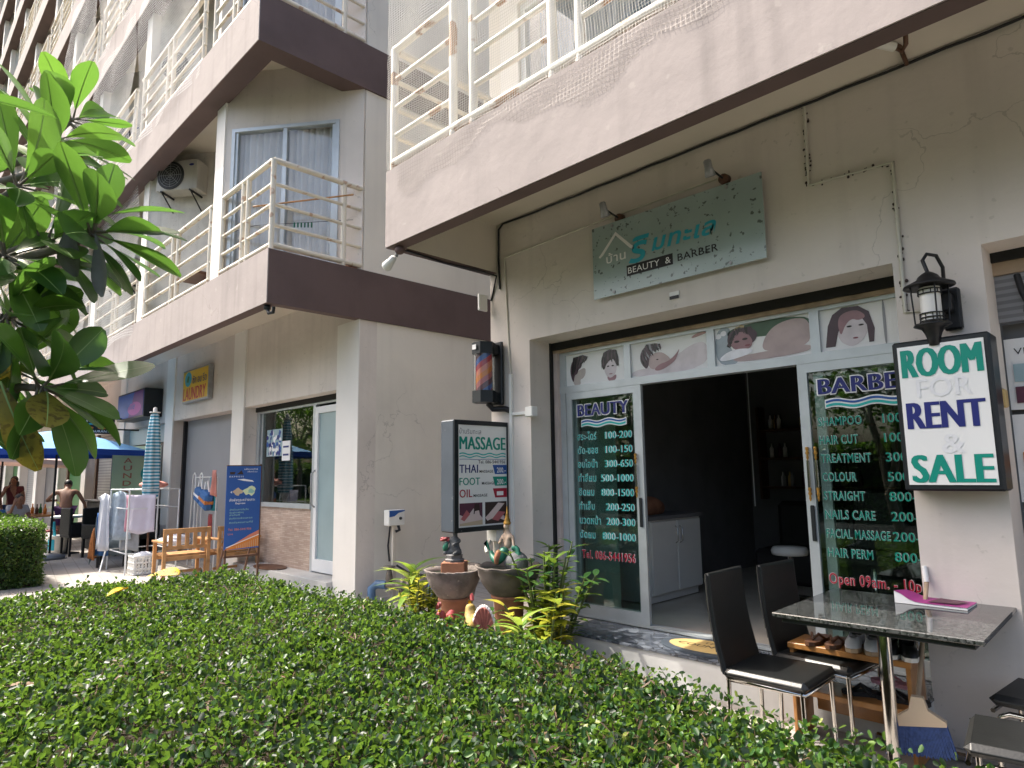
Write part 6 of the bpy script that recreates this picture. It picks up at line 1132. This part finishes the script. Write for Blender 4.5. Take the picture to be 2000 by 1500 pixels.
stand = dict(pel=(0,0,.93),spi=(.0,0,1.10),che=(.0,0,1.32),nek=(.0,0,1.47),hed=(.02,0,1.56),top=(.02,0,1.66),shL=(0,.18,1.40),elL=(-.03,.24,1.12),wrL=(.05,.25,.88),paL=(.07,.25,.80),shR=(0,-.18,1.40),elR=(-.03,-.24,1.12),wrR=(.05,-.25,.88),paR=(.07,-.25,.80),hiL=(0,.09,.88),knL=(.02,.10,.48),anL=(-.02,.10,.08),toL=(.12,.11,.04),hiR=(0,-.09,.88),knR=(.02,-.10,.48),anR=(-.02,-.10,.08),toR=(.12,-.11,.04))
def pose(**k): d = dict(stand); d.update(k); return d
sit = pose(pel=(0,0,.50),spi=(-.02,0,.68),che=(.0,0,.90),nek=(.03,0,1.05),hed=(.06,0,1.14),top=(.07,0,1.24),shL=(0,.18,.98),shR=(0,-.18,.98),elL=(.08,.24,.74),wrL=(.30,.20,.74),paL=(.37,.19,.75),elR=(.08,-.24,.74),wrR=(.30,-.20,.74),paR=(.37,-.19,.75),hiL=(.03,.10,.48),hiR=(.03,-.10,.48),knL=(.45,.12,.48),knR=(.45,-.12,.48),anL=(.45,.12,.08),anR=(.45,-.12,.08),toL=(.58,.12,.04),toR=(.58,-.12,.04))
bend = pose(pel=(-.05,0,.93),spi=(.05,0,1.09),che=(.18,0,1.26),nek=(.27,0,1.38),hed=(.34,0,1.45),top=(.40,0,1.53),face=(.8,0,-.5),shL=(.17,.20,1.33),elL=(.22,.40,1.12),wrL=(.42,.30,1.12),paL=(.49,.27,1.12),shR=(.17,-.20,1.33),elR=(.15,-.36,1.05),wrR=(.22,-.42,.80),paR=(.24,-.43,.72))
person('shirtless person seen from behind in dark purple shorts bending over the cafe table',(-18.6,3.55,0),R(165),bend,None,'cloth_purple')
person('person in white sleeveless shirt with back turned at the left edge',(-21.4,2.45,0),R(150),stand,'cloth_white','cloth_navy',sleeve=.12)
person('person in dark maroon top holding a hand to the face',(-21.6,2.95,0),R(-30),pose(elR=(.10,-.24,1.16),wrR=(.14,-.10,1.42),paR=(.14,-.04,1.48)),'cloth_maroon','cloth_navy',sleeve=.4,hairlong=.12)
person('seated person in grey shirt with raised forearm in a blue chair',(-19.4,2.75,0),R(20),pose(**{**sit,'elR':(.18,-.26,.80),'wrR':(.26,-.22,1.05),'paR':(.27,-.20,1.12)}),'cloth_grey','cloth_navy')
person('seated person with long dark hair and white top behind the black counter',(-18.3,4.55,.18),R(-40),sit,'cloth_white','cloth_navy',hair='hair_brown',skin='statue_skin',hairlong=.28)
bc = thing('folding_chair','blue and white folding chair under the seated person','chair',(-19.4,2.75,0)); q = MB(); q.bevbox((-19.33,2.77,.40),(.5,.48,.05),Matrix.Rotation(R(20),3,'Z'),.01); q.build('seat','cloth_blue',bc); q = MB(); q.bevbox((-19.64,2.66,.68),(.05,.48,.5),Matrix.Rotation(R(20),3,'Z'),.01); q.build('backrest','cloth_blue',bc)
for sx in (-1,1):
    for sy in (-1,1): q = MB(); q.tube([(-19.35+sx*.2,2.76+sy*.2,.40),(-19.35-sx*.1,2.76+sy*.22,0)],.014,6); q.build('leg','white_frame',bc)
q = MB(); q.bevbox((-18.3,4.50,.30),(.45,.45,.60),b=.02); tag(q.build('bar_seat','black_wicker'),'black seat behind the counter under the long-haired person','seat')
# ------------------------------------------------------------------ air conditioners
def make_ac():
    t = thing('air_conditioner','x','air conditioner',(0,0,0))   # faces -Y, back to the wall at y = .02
    q = MB(); q.bevbox((0,-.18,.28),(.80,.30,.56),b=.012); q.build('casing','ac_white',t)
    q = MB(); q.lathe([(.262,0),(.262,.012),(.25,.014),(.20,.006),(0,.006)],(-.12,-.331,.28),28,ax=Matrix.Rotation(R(90),3,'X')); q.build('fan_grille','ac_grille',t)
    q = MB()
    for i in range(5): q.tube([(-.12+(.045+.042*i)*math.cos(a*6.283/24),-.35,.28+(.045+.042*i)*math.sin(a*6.283/24)) for a in range(25)],.004,4,False)
    for i in range(8): q.tube([(-.12,-.35,.28),(-.12+.22*math.cos(i*.785),-.35,.28+.22*math.sin(i*.785))],.004,4)
    q.build('fan_guard','grey_metal',t)
    for x in (-.28,.28): q = MB(); q.tube([(x,.01,-.02),(x,-.36,-.02)],.018,6); q.tube([(x,.01,-.28),(x,-.32,-.03)],.014,6); q.build('bracket','black_metal' if x < 0 else 'black_metal',t)
    q = MB(); q.prism(ellp(.28,.46,.05,.022,12),(0,-.334,0),X3,Z3); q.build('badge','ink_navy',t); return t
ac = make_ac(); first = True; wa = math.atan2(1.27,1.69)
words = ['first upper floor','second upper floor','third upper floor','fourth upper floor']; bays = {1:'next to the corner window',2:'two bays beyond the corner',3:'three bays beyond the corner'}
for f in range(4):
    for k in (1,2,3):
        o = ac if first else copy_tree(ac); first = False
        p1 = Vector((-9.38-3.57*k,3.44)); p2 = Vector((-7.69-3.57*k,4.71)); c = p1.lerp(p2,.36 if f == 0 else .34)
        place(o,(c.x,c.y,FZ[f]+(2.98 if (f,k) == (0,1) else 2.05 if f == 0 else 1.75)),wa,'white outdoor air conditioner on the balcony wall, '+words[f]+', '+bays[k],'air conditioners on the balconies')
# things on the first balcony
q = MB(); q.bevbox((-11.1,3.85,4.87),(.7,.5,.05),b=.01); tb2 = tag(q.build('balcony_table','brown_wood'),'dark brown table on the balcony behind the cream railing','table'); q = MB(); q.lathe([(.16,4.42),(.05,4.47),(.05,4.84)],(-11.1,3.85,0),10); q.build('leg','black_metal',tb2)
q = MB(); q.tube([(-8.7,3.60,5.32),(-7.5,4.45,5.36)],.012,6); tag(q.build('drying_pole','pine_wood'),'thin wooden pole lying across the corner balcony railing','pole')
q = MB(); q.tube([(-9.2,3.5,5.06),(-8.6,3.6,5.02),(-7.75,4.6,5.12)],.004,4); cl_ = tag(q.build('clothes_line','black_metal'),'thin clothes line across the corner balcony','line'); q = MB()
for i in range(6): q.bevbox((-8.25+.03*i,3.99+.035*i,5.03),(.015,.02,.07),b=.003)
q.build('pegs','mermaid_green',cl_)
q = MB(); q.bevbox((-7.85,4.62,4.47),(.22,.14,.10),b=.01); tag(q.build('brick','terracotta'),'reddish brick lying at the end of the corner balcony','brick')
q = MB(); q.tube([(-10.3,3.95,4.40),(-10.3,3.95,4.36)],.1,12) if False else q.lathe([(0,0),(.09,0),(.08,-.03),(.02,-.04),(.015,-.3),(.03,-.32),(.03,-.5),(0,-.5)],(-10.25,3.95,7.52),12); tag(q.build('pendant_lamp','grey_metal'),'small pendant lamp under the second balcony above the air conditioner','lamp')

# ------------------------------------------------------------------ hedges
def fbm(x,y): return .5*np.sin(1.7*x+.6*y)+.35*np.sin(3.1*y-1.3*x+1)+.25*np.sin(5.3*x+2.1*y+2)+.2*np.sin(7.7*y+3.3*x)+.15*np.sin(13*x-9*y)
HX0,HX1,HY0 = -7.35,1.6,-.9
def hy1(x): return 3.10-.24*np.clip((x+3.0)/2.2,0,1)+.06*np.sin(2.1*x)
def htop(x,y):
    e = np.minimum(np.minimum(x-HX0,HX1-x),np.minimum(y-HY0,hy1(x)-y)); return (.605+.040*fbm(x,y)+.012*fbm(3*x+1,3*y))*np.clip(.55+.45*np.sqrt(np.clip(e/.16,0,1)),0,1)
def hedge():
    t = thing('hedge','broad low clipped hedge of small glossy leaves across the foreground','hedge',(-3,1,0))
    gx,gy = np.linspace(HX0,HX1,110),np.linspace(0,1,50); Xg,Yg = np.meshgrid(gx,gy); Yg = HY0+(hy1(Xg)-HY0)*Yg; Zg = htop(Xg,Yg)-.085; V = np.stack([Xg,Yg,Zg],-1).reshape(-1,3); nx_ = len(gx); F = []
    for j in range(len(gy)-1):
        for i in range(nx_-1): a = j*nx_+i; F.append((a,a+1,a+nx_+1,a+nx_))
    mb = MB(); mb.add(V.tolist(),F,True)
    ring = [(a_,HY0) for a_ in gx]+[(a_,float(hy1(a_))) for a_ in gx[::-1]]; ring.append(ring[0])
    for (x0,y0),(x1,y1) in zip(ring,ring[1:]): mb.quad((x0,y0,0),(x1,y1,0),(x1,y1,.30),(x0,y0,.30))
    mb.build('twigs','soil',t)
    n = 150000; x = rng.uniform(HX0-.03,HX1,n); y = rng.uniform(HY0,3.1,n); d2 = np.hypot(x,y); keep = rng.random(n) < np.clip(3.9/np.maximum(d2,.5),.42,1); keep &= (y > -.15) & (x < .4) & (y < hy1(x)+.04); keep &= rng.random(n) < np.clip(1.15+fbm(x*2.9+7,y*2.7),.22,1); x,y = x[keep],y[keep]; n = len(x)
    dep = rng.exponential(.034,n).clip(0,.13); P = np.stack([x,y,htop(x,y)-dep+.012],1); N = unit(n,.95); D = unit(n,.25); L = rng.uniform(.020,.041,n); W = L*rng.uniform(.58,.78,n)
    V1,F1 = leaves(P,D,N,L,W,.22)
    # back face and far end face
    m_ = 9000; xb = rng.uniform(HX0,.4,m_); zb = rng.uniform(.05,.6,m_); P2 = np.stack([xb,hy1(xb)+rng.uniform(-.05,.05,m_),zb],1); mm = 9000; yb = rng.uniform(HY0,3.0,mm); P3 = np.stack([HX0+rng.uniform(-.06,.03,mm),yb,rng.uniform(.05,.6,mm)],1); P2 = np.concatenate([P2,P3]); k = len(P2); V2,F2 = leaves(P2,unit(k,.3),unit(k,.4),rng.uniform(.025,.04,k),rng.uniform(.014,.022,k),.2)
    # shoots standing above the clipped top
    ns = 3600; sx = rng.uniform(HX0,.3,ns); sy = rng.uniform(0,3.0,ns); w_ = fbm(sx*2.3+4,sy*2.1); ok = (w_ > -.15)&(sy < hy1(sx)); sx,sy = sx[ok],sy[ok]; ns = len(sx); per = 6; hgt = rng.gamma(2.2,.016,ns).clip(.01,.13); tilt = rng.normal(0,.35,(ns,2))
    PP = []
    for j in range(per): f = (j+1)/per; PP.append(np.stack([sx+tilt[:,0]*hgt*f,sy+tilt[:,1]*hgt*f,htop(sx,sy)+hgt*f],1))
    PP = np.concatenate(PP); k = len(PP); V3,F3 = leaves(PP,unit(k,.75),unit(k,.8),rng.uniform(.024,.042,k),rng.uniform(.016,.030,k),.22)
    V = np.concatenate([V1,V2,V3]); F = np.concatenate([F1,F2+len(V1),F3+len(V1)+len(V2)]); npmesh('foliage',V,F,'hedge_leaf',t,True)
    k = 5200; x = rng.uniform(HX0,.3,k); y = rng.uniform(0,3.0,k); ok = y < hy1(x); x,y = x[ok],y[ok]; k = len(x); V,F = leaves(np.stack([x,y,htop(x,y)-.05],1),unit(k,1.0),unit(k),rng.uniform(.05,.11,k),np.full(k,.0045),.3); npmesh('cut_twigs',V,F,'dry_leaf',t)
    # dead brown twigs showing through
    k = 7000; x = rng.uniform(HX0,.3,k); y = rng.uniform(0,3.0,k); ok = (fbm(x*1.7+9,y*1.9+3) > .35)&(y < hy1(x)); x,y = x[ok],y[ok]; k = len(x); V,F = leaves(np.stack([x,y,htop(x,y)+.016],1),unit(k,.1),unit(k,.6),rng.uniform(.03,.07,k),rng.uniform(.004,.016,k),.3); npmesh('dead_leaves',V,F,'dry_leaf',t)
hedge()
def box_hedge():
    t = thing('box_hedge','taller square-clipped box hedge at the left beyond the path','hedge',(-15,1.2,0)); x0,x1,y0,y1,h = -17.6,-12.55,-.8,2.15,.93; MB().box(x0+.06,x1-.06,y0+.06,y1-.06,0,h-.06).build('twigs','soil',t)
    n = 30000; f = rng.random(n); x = rng.uniform(x0,x1,n); y = rng.uniform(y0,y1,n); z = np.full(n,h)+.02*fbm(x*2,y*2); a = f < .38; x = np.where(a,x1+.015*fbm(y*3,z*9),x); z = np.where(a,rng.uniform(0,h,n),z); b = (f >= .38)&(f < .55); y = np.where(b,y1,y); z = np.where(b,rng.uniform(0,h,n),z)
    P = np.stack([x,y,z],1)+rng.normal(0,.02,(n,3)); V,F = leaves(P,unit(n,.2),unit(n,.8),rng.uniform(.035,.06,n),rng.uniform(.02,.034,n),.2); npmesh('foliage',V,F,'box_leaf',t)
box_hedge()
# ------------------------------------------------------------------ frangipani tree
def frangipani():
    t = thing('frangipani_tree','frangipani tree with big paddle leaves reaching in from the left','tree',(-3.05,-.75,0)); tr = MB(); base = Vector((-3.05,-.75,0)); fork = Vector((-3.1,-.55,1.25)); tr.tube([base,base+Vector((.05,.05,.5)),fork],[.09,.075,.065],10)
    tips = [((-2.36,.42,2.46),(.55,.55,.45),13),((-2.40,.33,1.98),(.65,.55,-.05),13),((-2.46,.24,2.19),(.5,.5,-.1),11),((-2.50,.24,2.60),(.5,.45,.5),12),((-2.62,.20,2.36),(.35,.6,.1),12),((-2.55,.12,1.90),(.5,.5,.2),11),((-2.55,.33,2.46),(.4,.6,.2),12),((-2.70,.33,2.78),(.3,.5,.5),12),((-2.60,.27,2.05),(.4,.6,0),11),((-2.45,.22,2.36),(.6,.3,.3),11),((-3.0,.40,3.0),(.2,.5,.7),12),((-3.3,.50,3.25),(.3,.5,.7),11),((-3.0,.18,2.72),(.2,.6,.5),12),
            ((-3.0,-.1,3.0),(0,.3,1),11),((-3.4,-.1,3.15),(-.3,.5,.9),11),((-2.9,-.6,3.1),(.2,-.2,1),11),((-3.5,-.5,2.9),(-.5,0,.8),11),((-2.55,-.35,2.7),(.6,-.1,.8),11),((-2.7,-.1,2.3),(.3,.3,.3),10)]
    gm,sm,wm_,rb = MB(),MB(),MB(),MB(); rnd = random.Random(11)
    forks = [Vector(q) for q in ((-2.72,.02,1.78),(-2.78,-.02,2.22),(-2.85,-.05,2.5),(-3.15,-.15,2.45),(-2.85,-.5,2.5),(-3.3,-.45,2.45))]
    for f0,f1,r0,r1 in ((fork,forks[0],.05,.03),(fork,forks[1],.05,.028),(forks[1],forks[2],.028,.02),(fork,forks[3],.045,.024),(fork,forks[4],.045,.024),(fork,forks[5],.045,.024)): tr.tube([f0,f0.lerp(f1,.5)+Vector((.03,-.04,-.02)),f1],[r0,(r0+r1)/2,r1],9)
    for i,(p,ax,n) in enumerate(tips):
        p = Vector(p)+Vector((.03,.03,-.09)); ax = Vector(ax).normalized(); sf = min(forks, key=lambda q: (q-p).length+(9 if (q-p).length < .12 else 0)); mid = sf.lerp(p,.5)+Vector((rnd.uniform(-.04,.04),rnd.uniform(-.04,.04),-.03)); tr.tube([sf,mid,p-ax*.06,p],[.019,.016,.013,.011],7)
        a = ax.orthogonal().normalized(); b = ax.cross(a)
        for k in range(n):
            th = k*2.4+i*1.3+rnd.uniform(-.35,.35); el = .05+1.0*(k/n)+rnd.uniform(-.15,.15); d = (a*math.cos(th)+b*math.sin(th))*math.cos(el)+ax*math.sin(el); d = (d+Vector((0,0,rnd.uniform(-.25,.05)))).normalized(); h_ = ax*.5+Z3*.6+Vector((rnd.uniform(-.5,.5),rnd.uniform(-.5,.5),0)); nr = (h_-d*d.dot(h_)).normalized()
            L = rnd.uniform(.16,.27)*(1 if k > 2 else .75); mbx = sm if rnd.random() < .03 else gm
            st = p+ax*.03*(k/n); tr.tube([st,st+d*.05],[.005,.003],5,False); bigleaf(mbx,st+d*.045,d,nr,L,L*rnd.uniform(.41,.52),rnd.uniform(.0,.36),rnd.uniform(.02,.2),10,rib=rb)
    # single leaves standing clear of the crown
    for p,d,L in (((-2.22,.09,2.65),(.55,.85,-.06),.26),((-2.28,.50,2.44),(.8,.65,.08),.24),((-2.28,.49,2.40),(.8,.7,-.12),.26),((-2.33,.37,1.93),(.8,.6,.1),.22),((-2.33,.37,1.89),(.8,.6,-.30),.26)): bigleaf(gm,p,d,(-.1,-.35,1),L,L*.36,.12,.1,10,rib=rb)
    bigleaf(sm,(-2.36,.27,1.90),(.16,.26,-.8),(.75,-.5,.35),.27,.088,.22,.16,10,rib=rb)
    bigleaf(wm_,(-2.33,.40,2.40),(.12,.1,-1),(.7,-.7,0),.17,.07,.1,.35); bigleaf(wm_,(-2.28,.46,2.37),(.30,.2,-1),(.7,-.7,0),.24,.05,-.2,.35)
    rb.build('midribs','midrib',t)['kind'] = 'stuff'; tr.build('trunk','bark',t); gm.build('crown','frangipani_leaf',t,smooth=True); sm.build('yellowing_leaves','spotted_leaf',t); wm_.build('withered_leaves','withered_leaf',t)
frangipani()
for x,y,z,a,L,l in ((-7.2,2.09,.675,.4,.42,'large spotted yellow fallen leaf at the far edge of the hedge'),(-6.25,1.52,.675,2.3,.26,'smaller spotted yellow fallen leaf lying on the hedge top'),):
    q = MB(); bigleaf(q,(x,y,z),(math.cos(a),math.sin(a),.12),(0.25,-.35,1),L,L*.36,.05,.25); tag(q.build('fallen_leaf','yellow_leaf',solid=.002),l,'leaf')
q = MB(); bigleaf(q,(-4.25,.55,.60),(.3,.6,.05),(0,0,1),.20,.07,.1,.2); tag(q.build('fallen_leaf','dry_leaf',solid=.002),'dull brown dry leaf on the shaded left of the hedge','leaf')
# ------------------------------------------------------------------ street trees across the road (seen only as reflections in the glass)
def street_tree(x,y,h,r,label):
    t = thing('street_tree',label,'tree',(x,y,0)); q = MB(); q.tube([(x,y,0),(x+.1,y,h*.25),(x,y+.1,h*.5)],[.18,.14,.10],8)
    for k in range(6): a = k*1.05; q.tube([(x,y+.1,h*.45),(x+r*.35*math.cos(a),y+r*.35*math.sin(a),h*.62),(x+r*.6*math.cos(a),y+r*.6*math.sin(a),h*.75)],[.08,.05,.02],6)
    q.build('trunk','bark',t); n = 5200; cl = rng.normal(size=(26,3)); cl /= np.linalg.norm(cl,axis=1,keepdims=True); cl *= rng.uniform(.35,1,(26,1))**.5; c = cl[rng.integers(0,26,n)]; P = (c+rng.normal(0,.16,(n,3)))*np.array([r,r,h*.34])+np.array([x,y,h*.68]); V,F = leaves(P,unit(n),unit(n,.6),rng.uniform(.12,.22,n),rng.uniform(.06,.1,n),.15); npmesh('crown',V,F,'tree_leaf',t)
TREES = {}
for x,y,h,r,l in ((-4,-9,6.5,2.4,'round leafy street tree across the road opposite the shop'),(-8.5,-9.6,7.5,2.8,'tall leafy street tree across the road, second along'),(-13.5,-9,6,2.3,'low leafy street tree across the road, third along'),(0.5,-9.8,7,2.6,'leafy street tree across the road behind the photographer')): street_tree(x,y,h,r,l)
seen = [o for o in C.objects if o.name.startswith('street_tree')]
for i in range(9):
    c = copy_tree(seen[i % 4]); place(c, (-18.5-4.2*i, -9-.5*(i % 3), 0), i*1.3, 'leafy street tree in the row across the road, number %d from the low one' % (i+1) if False else 'leafy street tree further along the row across the road', 'street trees across the road')
for o in seen: o['group'] = 'street trees across the road'
def far_hedge():
    t = thing('roadside_hedge','long dense roadside hedge across the road behind the street trees','hedge',(-20,-12,0)); MB().box(-70,12,-12.8,-11.6,0,2.2).build('twigs','soil',t)
    n = 26000; x = rng.uniform(-70,12,n); f = rng.random(n) < .75; y = np.where(f,-11.55,rng.uniform(-12.8,-11.6,n))+rng.normal(0,.08,n); z = np.where(f,rng.uniform(0,2.3,n),2.25+rng.normal(0,.08,n)); V,F = leaves(np.stack([x,y,z],1),unit(n),unit(n,.4),rng.uniform(.16,.3,n),rng.uniform(.1,.16,n),.15); npmesh('foliage',V,F,'tree_leaf',t)
far_hedge()
